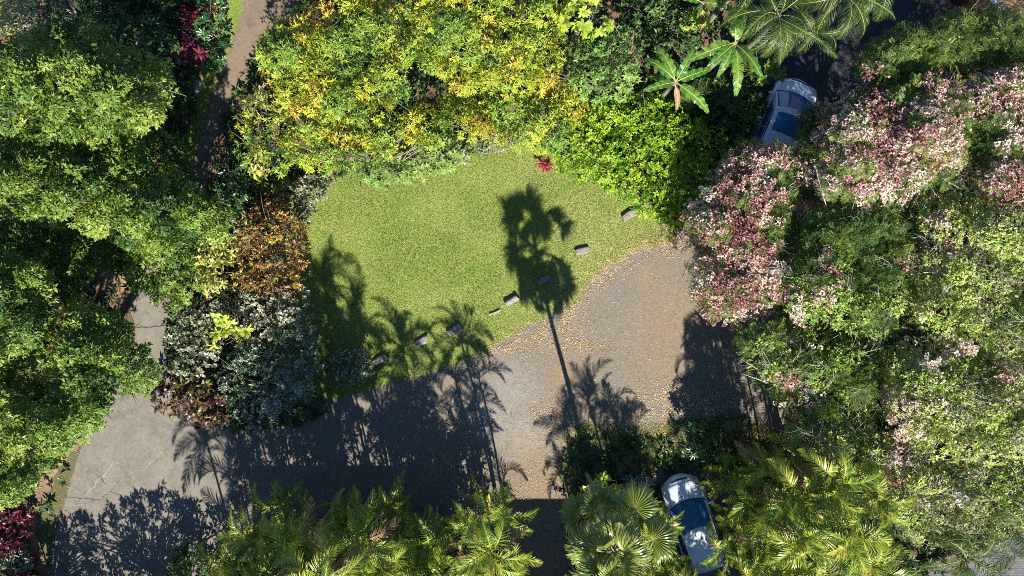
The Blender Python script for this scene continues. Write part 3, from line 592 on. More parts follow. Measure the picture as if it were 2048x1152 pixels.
plant('shower_tree', 'mottled green tree with dusky pink sprays overhanging the dark end of the gravel', 'tree',
      [(1470,655),(1540,640),(1640,660),(1740,670),(1800,720),(1790,800),(1740,860),(1640,860),(1570,820),(1520,770),(1480,720)], 2.6, 4.6, 'shower', .85, G_S, tint=.48, flowers=.5, fthr=.60, ftint=.7, wall=2.2, twigs=40, bark='pale_bark', mix2=('fern', .42), jag=.6)
plant('shower_tree', 'yellow green tree with pale pink sprays at the right edge, two thirds down', 'tree',
      [(1790,690),(1900,690),(2020,710),(2130,700),(2130,930),(2000,940),(1880,930),(1790,880),(1770,780)], 4.0, 6.0, 'shower', .95, G_S, tint=.68, flowers=.45, fthr=.66, ftint=.85, wall=2, twigs=40, bark='pale_bark', mix2=('olive', .45))
plant('shower_tree', 'fine leaved olive green tree just above the lower right palm clump', 'tree',
      [(1560,850),(1640,850),(1760,860),(1850,900),(1860,960),(1800,980),(1720,950),(1640,930),(1570,900)], 3.0, 4.6, 'shower', .85, G_S, tint=.60, flowers=.5, fthr=.74, ftint=.8, wall=1.6, twigs=40, bark='pale_bark', mix2=('olive', .5))
plant('shower_tree', 'olive green tree with many bare pale twigs in the lower right, above the paved yard', 'tree',
      [(1800,940),(1880,920),(2000,930),(2130,920),(2130,1040),(2050,1060),(1960,1090),(1880,1100),(1810,1080),(1780,1010)], 3.4, 5.2, 'olive', .9, G_S, tint=.66, flowers=.4, fthr=.76, ftint=.85, wall=1.8, twigs=70, bark='pale_bark', mix2=('shower', .45))
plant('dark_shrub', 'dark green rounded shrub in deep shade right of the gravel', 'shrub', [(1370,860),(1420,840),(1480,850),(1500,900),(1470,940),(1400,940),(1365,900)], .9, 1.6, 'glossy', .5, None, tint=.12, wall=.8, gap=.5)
plant('bronze_shrub', 'rust leaved shrub beside the dark rounded one', 'shrub', ell(1480,880,26,34), .8, 1.4, 'bronze', .4, None, tint=.8, wall=.5, gap=.5)
plant('lime_shrub', 'lime and gold leaved shrub above the fan palm', 'shrub', [(1160,950),(1200,950),(1250,975),(1290,985),(1290,1030),(1230,1045),(1170,1020)], .8, 1.4, 'lime', .4, None, tint=.6, wall=.6, mul=1.1)
plant('agave', 'blue green spiky rosette left of the parked hatchback', 'plant', ell(1268,992,26,24), .9, 1.3, 'agave', .35, None, tint=.4, wall=.4, mul=2, trunk=False)
# lower left corner
plant('ti_plant', 'dark crimson ti plant at the left edge near the bottom corner', 'shrub', [(-60,1010),(30,1000),(62,1040),(55,1090),(10,1110),(-60,1110)], 1.2, 1.8, 'ti', .45, 'magenta ti plants', tint=.22, wall=.7, mul=1.6)
plant('variegated_shrub', 'green and white shrub with pink tips in the bottom left corner', 'shrub', [(-60,1095),(40,1090),(70,1120),(50,1200),(-60,1200)], .8, 1.3, 'varie', .4, None, tint=.6, wall=.6, mix2=('ti', .38))
plant('golden_shrub', 'small golden leaved shrub on the bank under the lower left tree', 'shrub', ell(52,960,26,22), 1.8, 2.2, 'yellow', .35, None, tint=.5, wall=.5, mul=1.3)
plant('dark_shrub', 'dark leafy shrub at the bottom edge between the concrete drive and the palms', 'shrub', ell(390,1130,55,40), .8, 1.5, 'deep', .45, None, tint=.6, wall=.7)
# shrubs just below the view whose shade falls on the concrete drive
plant('garden_shrub', 'tall leafy shrub below the lower edge of the concrete drive', 'shrub', ell(260,1270,130,70), 1.2, 3.7, 'glossy', .45, None, tint=.5, wall=1.6, gap=.8, jag=.8, mul=2, limbs=30, dz=2.2, deep=.6)
plant('garden_shrub', 'leafy shrub off the lower left corner', 'shrub', ell(60,1280,130,70), 1.0, 3.3, 'glossy', .5, None, tint=.5, wall=1.6, gap=.8, jag=.8, mul=2, limbs=30, dz=2.2, deep=.6)
plant('garden_tree', 'broad leaved tree added below the view to shade the hatchback', 'tree', ell(1560,1500,170,100), 4.8, 6.6, 'glossy', .7, None, tint=.5, gap=.4)  # unseen tree added to keep the hatchback in shade


# ------------------------------------------------------------------ undergrowth and things nobody could count
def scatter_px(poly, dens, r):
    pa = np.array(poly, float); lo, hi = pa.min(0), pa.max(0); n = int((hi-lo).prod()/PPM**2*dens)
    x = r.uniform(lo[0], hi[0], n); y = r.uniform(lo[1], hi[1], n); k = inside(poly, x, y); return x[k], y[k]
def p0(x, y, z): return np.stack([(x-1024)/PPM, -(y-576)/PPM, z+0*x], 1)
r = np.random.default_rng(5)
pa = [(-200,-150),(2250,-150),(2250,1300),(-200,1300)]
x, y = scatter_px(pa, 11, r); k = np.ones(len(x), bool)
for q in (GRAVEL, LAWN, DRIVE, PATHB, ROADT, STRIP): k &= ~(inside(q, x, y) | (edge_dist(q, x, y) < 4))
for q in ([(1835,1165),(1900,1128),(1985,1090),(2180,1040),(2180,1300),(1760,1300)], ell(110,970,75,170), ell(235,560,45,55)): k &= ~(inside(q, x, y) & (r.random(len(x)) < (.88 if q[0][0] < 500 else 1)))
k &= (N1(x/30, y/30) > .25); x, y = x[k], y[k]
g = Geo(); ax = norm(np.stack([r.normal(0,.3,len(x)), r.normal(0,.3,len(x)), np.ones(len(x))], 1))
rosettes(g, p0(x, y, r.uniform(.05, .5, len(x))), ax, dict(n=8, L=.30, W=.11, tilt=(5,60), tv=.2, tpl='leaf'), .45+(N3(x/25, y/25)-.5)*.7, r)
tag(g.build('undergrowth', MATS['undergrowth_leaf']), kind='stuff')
# grass blades
g = Geo()
for poly, dens, z0 in ((LAWN, 620, .009), (VERGE, 620, .013), (STRIP, 420, .009)):
    pl = smooth_poly(poly, 6, 1.6, 4); x, y = scatter_px(pl, dens, r)
    if poly is VERGE: kk = N1(x/20, y/20) > .28; x, y = x[kk], y[kk]
    N = len(x); a = r.uniform(0, 6.28, N); ln = r.uniform(.04, .11, N); b = p0(x, y, z0)
    d = np.stack([np.cos(a)*.75, np.sin(a)*.75, np.full(N, .6)], 1); sd = np.stack([-np.sin(a), np.cos(a), 0*a], 1)*r.uniform(.008, .018, N)[:, None]
    v = np.stack([b+sd, b-sd, b+d*ln[:, None]], 1); tt = np.clip(.5+(N1(x/60, y/60)-.5)*.5+r.normal(0, .16, N)+(x > 1000)*.06, 0, 1)
    g.add(v.reshape(-1, 3), np.arange(N*3).reshape(-1, 3), np.repeat(tt, 3))
tag(g.build('grass_blades', MATS['grass_blade']), kind='stuff')
# fallen leaves and petals
def flat_bits(g, x, y, z, size, r, t):
    N = len(x)
    if not N: return
    a = r.uniform(0, 6.28, N); s1 = size*r.uniform(.6, 1.5, N); s2 = s1*r.uniform(.35, .8, N)
    u = np.stack([np.cos(a), np.sin(a), r.normal(0, .25, N)], 1)*s1[:, None]; v = np.stack([-np.sin(a), np.cos(a), r.normal(0, .3, N)], 1)*s2[:, None]
    c = p0(x, y, z+.02); q = np.stack([c-u, c-v*.8, c+u, c+v], 1).reshape(-1, 3); i = np.arange(N)*4
    g.add(q, np.vstack([np.stack([i, i+1, i+2], 1), np.stack([i, i+2, i+3], 1)]), np.repeat(np.clip(t, 0, 1), 4))
g = Geo(); r = np.random.default_rng(8)
for (cx, cy, rx, ry, rot, n, t) in [(1290,492,65,16,-15,800,.45),(1340,478,40,22,0,500,.45),(1240,528,55,14,-30,600,.5),(1190,565,40,16,-45,450,.5),(1140,620,32,14,-50,350,.5),
        (1060,672,60,17,-25,700,.45),(985,705,45,12,-30,380,.5),(1130,660,50,20,-10,330,.5),(1175,690,35,10,10,240,.4),(1110,690,70,12,0,260,.5),(1085,830,22,32,60,220,.4),(1125,845,26,22,0,260,.4),(1130,870,25,18,0,220,.4),
        (1330,790,50,20,0,420,.5),(1350,840,60,20,0,380,.5),(1340,880,32,14,-30,240,.4),(1040,985,18,30,0,160,.35),(1090,960,40,40,0,220,.35),(1260,860,110,22,0,420,.45),(1420,810,70,22,0,700,.8),(1290,820,110,40,0,450,.6),
        (1000,950,60,30,0,260,.5),(1050,1080,60,60,0,160,.6),(110,930,60,60,0,500,.3),(70,1090,40,60,0,300,.3),(240,560,35,40,0,260,.3),(1010,480,300,90,-10,60,.7),(1200,480,90,50,0,260,.7),(1340,380,80,60,0,0,.5)]:
    n = int(n*3.2); a = r.normal(0, 1, (n, 2))*.85; c, s_ = math.cos(R(rot)), math.sin(R(rot)); x = cx+a[:,0]*rx*c-a[:,1]*ry*s_; y = cy+a[:,0]*rx*s_+a[:,1]*ry*c
    kk = N2(x/11, y/11)+.5*N3(x/4, y/4) > r.uniform(.35, .95, n); x, y = x[kk], y[kk]
    flat_bits(g, x, y, .01, .019, r, t+.02+r.normal(0, .28, len(x)))
x, y = scatter_px(GRAVEL, 16, r); k = r.random(len(x)) < np.clip((x-850)/450, .12, 1)*np.clip((1250-y)/500, .3, 1)*(.35+1.2*N2(x/40, y/40)); x, y = x[k], y[k]
flat_bits(g, x, y, .012, .018, r, .84+r.normal(0, .2, len(x)))
x, y = scatter_px(LAWN, 5, r); k = r.random(len(x)) < np.clip((x-850)/400, .05, 1); flat_bits(g, x[k], y[k], .04, .02, r, .85+r.normal(0, .1, k.sum()))
x, y = scatter_px(ROADT, 5, r); flat_bits(g, x, y, .012, .022, r, .7+r.normal(0, .2, len(x)))
x, y = scatter_px([(1050,780),(1500,740),(1540,900),(1050,960)], 9, r); flat_bits(g, x, y, .02, .02, r, .8+r.normal(0, .15, len(x)))
tag(g.build('fallen_petals', MATS['fallen_petal']), kind='stuff')
# loose stones in the gravel
g = Geo(); x, y = scatter_px(GRAVEL, 11, r); N = len(x); c = p0(x, y, .006); s_ = r.uniform(.012, .035, N)**1
T = np.array([[1,0,0],[0,1,0],[-1,0,0],[0,-1,0],[0,0,.8]]); a = r.uniform(0, 6.28, N); ca, sa = np.cos(a), np.sin(a)
J = T[None]*r.uniform(.6, 1.2, (N, 5, 1)); v = np.stack([J[..., 0]*ca[:, None]-J[..., 1]*sa[:, None], J[..., 0]*sa[:, None]+J[..., 1]*ca[:, None], J[..., 2]], 2)*s_[:, None, None]+c[:, None]
F = np.array([[0,1,4],[1,2,4],[2,3,4],[3,0,4]]); g.add(v.reshape(-1, 3), (F[None]+(np.arange(N)*5)[:, None, None]).reshape(-1, 3), np.repeat(r.random(N), 5))
m, nt, bs, out = newmat('pebble'); at = nt.nodes.new('ShaderNodeAttribute'); at.attribute_name = 'tint'
nt.links.new(ramp(nt, at.outputs['Fac'], [(0,(.06,.055,.05)),(.5,(.18,.165,.14)),(1,(.36,.33,.29))]), bs.inputs['Base Color']); bs.inputs['Roughness'].default_value = .9; MATS['pebble'] = m
tag(g.build('loose_stones', m), kind='stuff')

# ------------------------------------------------------------------ palms
def frond_mesh(name, mat, L, seed, ll=.45, npair=34, e0=60, e1=-45, w=.035, vee=25, tint=.5, petm='petiole', tipl=.5, droopl=.35, curl=0):
    r = np.random.default_rng(seed); n = 26; s = np.linspace(0, 1, n)
    el = np.radians(e0+(e1-e0)*s**1.15); yaw = np.cumsum(np.full(n, curl/n)) ; ds = L/(n-1)
    d = np.stack([np.cos(el)*np.cos(yaw), np.cos(el)*np.sin(yaw), np.sin(el)], 1); pts = np.vstack([[0,0,0], np.cumsum(d[:-1]*ds, 0)])
    g = Geo(); tube(g, pts, np.linspace(.028, .006, n), 5, .75, 1)
    side = norm(np.cross(np.tile([[0,0,1.]], (n,1)), d)); upv = np.cross(d, side)
    for sg in (1, -1):
        k = npair; ss = np.linspace(.16, .995, k)+r.normal(0, .004, k); idx = ss*(n-1)
        gi = lambda A: np.stack([np.interp(idx, np.arange(n), A[:, c]) for c in range(3)], 1)
        p, dd, sd, uu = gi(pts), gi(d), gi(side)*sg, gi(upv)
        prof = ll*np.sin(np.clip((ss-.05)/.95, 0, 1)**.75*np.pi*.86+.28)*r.uniform(.88, 1.1, k)
        fw = np.radians(np.interp(ss, [0,1], [28, 62])+r.normal(0, 4, k)); vv = np.radians(vee+r.normal(0, 9, k))
        ld = dd*np.sin(fw)[:, None]+np.cos(fw)[:, None]*(sd*np.cos(vv)[:, None]+uu*np.sin(vv)[:, None])
        wd = norm(np.cross(ld, np.cross(dd, ld)+1e-6)); wd = norm(dd-ld*np.sum(dd*ld, 1, keepdims=True))
        hw = w*r.uniform(.8, 1.15, k)[:, None]; l = prof[:, None]; g1 = np.array([[0,0,-1.]])
        q = np.stack([p-wd*hw*.3, p+wd*hw*.3, p+ld*l*.4+wd*hw*.5-[0,0,0], p+ld*l*.4-wd*hw*.5, p+ld*l*.78+wd*hw*.35+g1*l*droopl*.25, p+ld*l*.78-wd*hw*.35+g1*l*droopl*.25, p+ld*l+g1*l*droopl*.6], 1)
        F = np.array([(0,1,2),(0,2,3),(3,2,4),(3,4,5),(5,4,6)])
        tt = np.clip(tint+r.normal(0, .12, k)[:, None]+np.array([.22,.22,.0,.0,-.05,-.05,.12])[None], 0, 1)
        g.add(q.reshape(-1, 3), (F[None]+(np.arange(k)*7)[:, None, None]).reshape(-1, 3), tt.ravel())
    o = g.build(name, [MATS[mat], MATS[petm]]); me = o.data; bpy.data.objects.remove(o); return me
ARECA = [frond_mesh('frond', 'palm_frond', 1.9*f, 30+i, .46, 32, e0, e1, .032, 32, t, curl=cu) for i, (f, e0, e1, t, cu) in enumerate([(1,72,-70,.50,.7),(.9,62,-85,.62,-.6),(1.05,80,-30,.42,.3),(.85,50,-95,.36,1.0),(1,70,-80,.72,-1.1),(.95,66,-60,.55,-.2),(.7,85,20,.8,.3)])]
COCO = [frond_mesh('frond', 'coconut_frond', 3.2*f, 50+i, .60, 50, e0, e1-15, .026, 8, t-.15, droopl=1.0, curl=cu) for i, (f, e0, e1, t, cu) in enumerate([(1,60,-60,.5,.9),(.9,50,-75,.6,-.8),(1.1,68,-45,.4,.5),(.8,40,-85,.35,-.3)])]
DRYF = [frond_mesh('frond', 'dry_leaf', 1.9, 70, .42, 26, -10, -80, .04, -10, .5, 'dry_leaf', curl=.3)]
def add_part(name, me, parent, loc=(0,0,0), rot=(0,0,0), sc=1.):
    o = bpy.data.objects.new(name, me); COL.objects.link(o); o.parent = parent; o.location = tuple(loc); o.rotation_euler = rot
    o.scale = (sc, sc, sc) if isinstance(sc, (int, float)) else sc; return o
TRUNKS = {}
def trunk_mesh(h, rad):
    key = (round(h, 1), rad)
    if key not in TRUNKS:
        g = Geo(); n = max(8, int(h*6)); z = np.linspace(-.05, h, n); rr = rad*(1.15-.3*z/h)*(1+.06*(np.arange(n) % 2)); rr[0] *= 1.3
        tube(g, np.stack([.10*np.sin(z*.6), .08*np.cos(z*.5)-.08, z], 1), rr, 10)
        o = g.build('trunk', MATS['palm_trunk'], smooth=True); TRUNKS[key] = o.data; bpy.data.objects.remove(o)
    return TRUNKS[key]
def palm(px, py, h, label, kind='areca', nf=12, sc=1., group=None, name='areca_palm', dry=0, rad=.05, seed=None):
    r = np.random.default_rng(int(px*3+py*7)); top = P(px, py, h); base = top*[1,1,0]
    root = thing(name, base, label, 'palm', group); add_part('trunk', trunk_mesh(h, rad), root)
    tip = np.array([.10*np.sin(h*.6), .08*np.cos(h*.5)-.08, h]); M = ARECA if kind == 'areca' else COCO; a0 = r.uniform(0, 6.28)
    for i in range(nf):
        a = a0+i*2.4+r.normal(0, .15); tilt = np.interp(i, [0, nf-1], [R(28), R(-22)])+r.normal(0, .08)
        add_part('frond', M[r.integers(len(M))], root, tip+[0,0,-.02*i], (r.normal(0, .35), tilt, a), float(sc*r.uniform(.85, 1.12)))
    if kind == 'areca':
        for q in range(2):
            h2 = h*(.66, .42)[q]; a = r.uniform(0, 6.28); off = np.array([math.cos(a), math.sin(a), 0])*r.uniform(.45, .8); add_part('trunk', trunk_mesh(h2, rad*.8), root, off)
            t2 = off+np.array([.10*np.sin(h2*.6), .08*np.cos(h2*.5)-.08, h2]); a0 = r.uniform(0, 6.28)
            for i in range(7):
                add_part('frond', M[r.integers(len(M))], root, t2-[0,0,.02*i], (r.normal(0, .35), np.interp(i, [0, 7], [R(25), R(-25)])+r.normal(0, .08), a0+i*2.4+r.normal(0, .15)), float(sc*r.uniform(.75, 1.0)))
    dry = dry or (kind == 'areca')*int(r.integers(0, 3))
    for i in range(dry): add_part('frond', DRYF[0], root, tip-[0,0,.15], (r.normal(0,.2), 0, r.uniform(0, 6.28)), float(sc))
    return root
GA = 'areca palms along the bottom edge, left of the gravel exit'
for px, py, h, nf, sc, lab in [
    (520,1065,5.4,12,.95,'areca palm at the left end of the lower left palm clump, beside the concrete drive'),
    (455,1125,4.8,12,1.0,'areca palm at the bottom edge, lowest and leftmost of the lower left clump'),
    (600,1085,6.4,13,1.0,'tall areca palm near the left end of the lower left palm clump'),
    (640,1160,8.8,13,1.15,'tall areca palm in the lower left clump, cut by the bottom edge'),
    (725,1075,6.2,12,.95,'areca palm with one upright frond in the middle of the lower left clump'),
    (560,1150,6.2,12,1.05,'areca palm at the bottom edge, in the left half of the lower left clump'),
    (760,1135,5.6,12,1.05,'areca palm with spreading fronds in the middle of the clump, at the bottom edge'),
    (850,1085,4.6,11,.9,'darker areca palm in the gap of the lower left clump'),
    (880,1150,4.8,12,1.0,'areca palm at the bottom edge, in the right half of the lower left clump'),
    (945,1040,4.5,11,.8,'slender areca palm standing furthest up, at the right end of the lower left clump'),
    (985,1095,6.4,13,1.0,'bright areca palm at the right end of the lower left clump'),
    (1000,1165,5.2,11,.9,'areca palm at the bottom edge, next to the shaded gravel exit'),
    (420,1230,5.8,12,1.1,'areca palm just below the view beside the concrete drive'),
    (350,1320,6.2,13,1.15,'areca palm below the view in the lower left'),
    (720,1240,8.4,14,1.15,'tallest areca palm, just below the view'),
    (850,1240,7.8,14,1.1,'tall areca palm just below the view, right of the tallest one')]:
    palm(px, py, h, lab, 'areca', nf, sc, GA)
GB = 'areca palms in the lower right corner'
for px, py, h, nf, sc, lab in [
    (1525,925,4.2,11,.8,'areca palm furthest up in the lower right clump, at the edge of the dark gravel'),
    (1512,1005,4.4,12,.85,'areca palm right of the parked hatchback'),
    (1590,985,5.4,12,1.05,'areca palm in the upper middle of the lower right clump'),
    (1670,950,5.8,12,1.05,'areca palm below the olive green tree in the lower right clump'),
    (1755,985,5.6,12,1.0,'areca palm at the upper right end of the lower right clump'),
    (1540,1085,5.0,12,.9,'areca palm at the lower left of the lower right clump'),
    (1610,1070,6.2,13,1.05,'areca palm in the centre of the lower right clump'),
    (1700,1060,6.6,13,1.05,'tall areca palm in the right half of the lower right clump'),
    (1565,1145,5.6,12,1.0,'areca palm at the bottom edge in the left half of the lower right clump'),
    (1660,1150,6.0,12,1.0,'areca palm at the bottom edge in the middle of the lower right clump'),
    (1745,1125,5.4,12,1.0,'areca palm at the bottom edge in the right half of the lower right clump'),
    (1492,1140,4.4,11,.85,'areca palm at the bottom edge right behind the hatchback'),
    (1300,1078,4.0,12,.8,'areca palm between the fan palm and the hatchback'),
    (1345,1165,3.6,10,.75,'areca palm at the bottom edge right of the fan palm')]:
    palm(px, py, h, lab, 'areca', nf, sc, GB)
palm(1930,1110,4.8,'coconut like palm with dry lower fronds at the edge of the paved yard','coco',13,.8,None,'feather_palm',2,.10)
palm(2030,1050,4.4,'feather palm at the right edge above the paved yard','coco',12,.78,None,'feather_palm',1,.10)
palm(1560,20,6.2,'feather palm with long drooping fronds at the top edge, right of the banana plants','coco',16,.72,None,'feather_palm',0,.12)
palm(1690,-20,6.0,'feather palm at the top edge, arching over the asphalt','coco',15,.7,None,'feather_palm',0,.12)
palm(1780,-60,6.0,'feather palm at the top edge above the far end of the asphalt','coco',13,.75,None,'feather_palm',0,.12)
palm(1490,-60,5.6,'feather palm at the top edge directly above the banana plants','coco',13,.7,None,'feather_palm',0,.12)
palm(1625,60,4.0,'small shaded feather palm above the bonnet of the shaded car','coco',9,.5,None,'feather_palm',0,.10)

# fan palm
def fan_mesh(seed, L=1.05, pl=1.0, tint=.5, mat='fan_frond', nseg=40, spread=215, e0=45, fold=.5):
    r = np.random.default_rng(seed); g = Geo(); c = bez([0,0,0], [pl*.55*math.cos(R(e0)),0,pl*.55*math.sin(R(e0))+.12], [pl*math.cos(R(e0)),0,pl*math.sin(R(e0))], 8)
    tube(g, c, np.linspace(.03, .016, 8), 6, .8, 1); o = c[-1]; ax = norm(c[-1]-c[-2]); sd = np.array([0,1.,0]); up = np.cross(ax, sd); up = up if up[2] > 0 else -up
    for i in range(nseg):
        a = R(-spread/2+spread*i/(nseg-1)); l = L*(.78+.22*math.cos(a*.6))*r.uniform(.80, 1.06)
        d = ax*math.cos(a)+sd*math.sin(a)+up*(-fold*abs(math.sin(a/1.6))**2*.5); d = d/np.linalg.norm(d); d2 = norm(d-up*.35-[0,0,.25]); d3 = norm(d2-[0,0,.9])
        wv = norm(np.cross(d, up)); wd = math.tan(R(spread/nseg/2))*1.0; z = up*.02*(1 if i % 2 else -1)
        q = [o+d*.05, o+d*l*.35+wv*l*.35*wd+z, o+d*l*.35-wv*l*.35*wd-z, o+d*l*.65+wv*l*.036+z, o+d*l*.65-wv*l*.036, o+d*l*.65+d2*l*.22+wv*l*.017, o+d*l*.65+d2*l*.22-wv*l*.017, o+d*l*.65+d2*l*.22+d3*l*.13]
        g.add(q, [(0,1,2),(1,3,2),(2,3,4),(3,5,4),(4,5,6),(5,7,6)], np.clip(tint+r.normal(0, .08)+np.array([.25,.05,.05,0,0,.15,.15,.35]), 0, 1))
    ob = g.build('fan_leaf', [MATS[mat], MATS['petiole'] if mat != 'dry_leaf' else MATS[mat]]); me = ob.data; bpy.data.objects.remove(ob); return me
FANS = [fan_mesh(1, 1.05, .95), fan_mesh(2, 1.0, 1.3, .42, spread=190), fan_mesh(3, 1.0, .7, .58, e0=38)]; DFAN = fan_mesh(5, .8, .9, .4, 'dry_leaf', 22, 90, e0=-30)
top = P(1235, 1105, 9.6); root = thing('fan_palm', top*[1,1,0], 'tall fan palm with pleated round leaves at the bottom edge, left of the hatchback', 'palm')
add_part('trunk', trunk_mesh(9.6, .09), root); r = np.random.default_rng(77); tip = np.array([.10*np.sin(9.6*.6), .08*np.cos(4.8)-.08, 9.6])
for i in range(28):
    add_part('fan_leaf', FANS[i % 3], root, tip+[0,0,-.035*i], (r.normal(0,.25), float(np.interp(i, [0,8,27], [R(-38), R(0), R(95)])), i*2.4+r.normal(0,.25)), float(r.uniform(.72, 1.10)))
for i in range(8): add_part('dead_leaf', DFAN, root, tip+[0,0,-.9-.10*i], (r.normal(0,.15), float(r.uniform(.4, .75)), i*2.4), float(r.uniform(.8, 1.1)))

# banana plants
def banana_leaf(seed, L=1.8, W=.21, e0=45, e1=-35, tint=.5, mat='banana_leaf'):
    r = np.random.default_rng(seed); n = 40; s = np.linspace(0, 1, n); el = np.radians(e0+(e1-e0)*s); d = np.stack([np.cos(el), 0*el, np.sin(el)], 1)
    pts = np.vstack([[0,0,0], np.cumsum(d[:-1]*L/(n-1), 0)]); up = np.stack([-np.sin(el), 0*el, np.cos(el)], 1); g = Geo()
    tube(g, pts, np.linspace(.035, .008, n), 5, .95, 1)
    for sg in (1, -1):
        torn = np.sort(r.choice(np.arange(8, n-2), 6, replace=False))
        for k in range(5, n-1):
            s0, s1 = s[k], s[k+1]; wf = lambda q: W*max(0, math.sin(min(1, (q-.10)/.90)**.6*math.pi*.93+.16))**.6
            gap = .35 if k in torn else 0; lo, hi = pts[k], pts[k+1]*(1-gap)+pts[k]*gap
            dr = .10+.12*math.sin(k*.9+seed)+(.10 if (k-1) in torn else 0); w0, w1 = wf(s0), wf(s1)
            f = .12*L*np.array([math.cos(el[k]), 0, math.sin(el[k])])
            mk = lambda p, w_, t: p+np.array([0, sg*w_*t, 0])+f*t*.35+up[k]*(w_*t*.25)-np.array([0,0,1])*dr*w_*t*t*2
            q = [lo, hi, mk(lo, w0, .5), mk(hi, w1, .5), mk(lo, w0, 1), mk(hi, w1, 1)]
            F = [(0,1,3),(0,3,2),(2,3,5),(2,5,4)]; tt = tint+r.normal(0,.03)+np.array([.12,.12,0,0,.04,.06])
            g.add(q, F if sg < 0 else [f_[::-1] for f_ in F], np.clip(tt, 0, 1))
    ob = g.build('leaf', [MATS[mat], MATS['petiole'] if mat != 'dry_leaf' else MATS[mat]]); me = ob.data; bpy.data.objects.remove(ob); return me
BAN = [banana_leaf(1), banana_leaf(2, 2.0, .22, 38, -40, .62), banana_leaf(3, 1.7, .20, 55, -15, .45)]; BDRY = banana_leaf(4, 1.4, .12, -20, -80, .5, 'dry_leaf')
def banana(px, py, h, leaves, label, sc=1.):
    top = P(px, py, h); root = thing('banana_plant', top*[1,1,0], label, 'banana plant', 'banana plants at the top')
    add_part('stem', trunk_mesh(h, .10), root); tip = np.array([.10*np.sin(h*.6), .08*np.cos(h*.5)-.08, h])
    for i, (a, s_, t) in enumerate(leaves): add_part('leaf', BAN[i % 3], root, tip-[0,0,.03*i], (0, R(t), R(a)), float(s_*sc*.88))
    add_part('dead_leaf', BDRY, root, tip-[0,0,.2], (0, 0, R(-70)), 1.0)
banana(1347,158,3.4,[(142,1,10),(118,.95,0),(62,.95,0),(20,1,8),(-38,1.1,12),(197,.95,10),(160,.8,30)],'banana plant with a star of seven green leaves above the round leaved hedge',1.0)
banana(1468,78,4.4,[(100,.9,0),(200,1.1,5),(222,1.0,14),(245,.9,20),(275,1.15,10),(302,1.2,4),(330,.7,25),(70,.7,-10)],'larger banana plant with broad torn leaves beside the feather palm',1.0)
banana(1400,0,3.6,[(170,.9,5),(350,.8,5),(250,.6,0)],'banana plant at the top edge with only two leaves in view',.9)

# ------------------------------------------------------------------ log seats along the lawn edge
def rough_tube(g, L, rad, seed, flat=.8, m=0, n=18, sides=18, split=False):
    r = np.random.default_rng(seed); x = np.linspace(-L/2, L/2, n); a = np.arange(sides)/sides*2*np.pi
    rr = rad*(1+.13*np.sin(a*3+seed)[None]+.08*np.sin(a*7+seed*2)[None]+r.normal(0, .05, (n, sides)))*(1+.10*np.sin(x*6+seed)+.25*x)[:, None]
    Y = rr*np.cos(a)[None]; Z = rr*np.sin(a)[None]*flat
    if split: Z = np.minimum(Z, rad*flat*.62+r.normal(0, .012, Z.shape))
    q = np.stack([np.broadcast_to(x[:, None], Y.shape)+.35*math.sin(seed*3)*Y+.2*math.cos(seed)*Z, Y+.03*np.sin(x*4+seed)[:, None], Z+rad*flat*.85], 2); i, j = np.meshgrid(np.arange(n-1), np.arange(sides), indexing='ij'); i = i.ravel(); j = j.ravel(); j2 = (j+1) % sides
    g.add(q.reshape(-1, 3), np.vstack([np.stack([i*sides+j, (i+1)*sides+j2, i*sides+j2], 1), np.stack([i*sides+j, (i+1)*sides+j, (i+1)*sides+j2], 1)]))
    return q
for i, (px, py, rot, L, rad, split, lab) in enumerate([
    (1257,432,24,  .64,.16,True,'weathered log seat nearest to the round leaved hedge'),
    (1165,503,16,.66,.15,True,'weathered log seat at the right edge of the tall palm shadow'),
    (1088,560,35,.60,.13,True,'bluish grey log seat lying inside the tall palm shadow'),
    (1023,600,35,.62,.155,False,'dark grey log seat just left of the tall palm shadow'),
    (989,624,20,.56,.06,False,'thin pale log, the slimmest of the row along the lawn'),
    (909,660,22,.66,.165,True,'pale lilac grey log seat at the tip of the palm shadows'),
    (843,684,22,.64,.15,True,'log seat lying fully in the shade between the thin palm shadows'),
    (762,720,30,.64,.15,True,'split log seat beside the small round variegated bush')]):
    root = thing('log_seat', P(px, py, 0)+[0,0,.012], lab, 'log', 'row of log seats along the lawn edge', R(rot))
    g = Geo(); q = rough_tube(g, L*.94, rad*.9, i+1, .85, split=split); g.build('log_bark', MATS['weathered_wood'], root, smooth=True)
    for e in (0, -1):
        g = Geo(); ring = q[e]; c = ring.mean(0)+[(.004 if e else -.004), 0, 0]; k = len(ring); v = np.vstack([ring+[(.003 if e else -.003), 0, 0], [c]]); ii = np.arange(k)
        F = np.stack([ii, (ii+1) % k, 0*ii+k], 1); g.add(v, F if e else F[:, ::-1]); g.build('cut_end', MATS['cut_wood'], root)
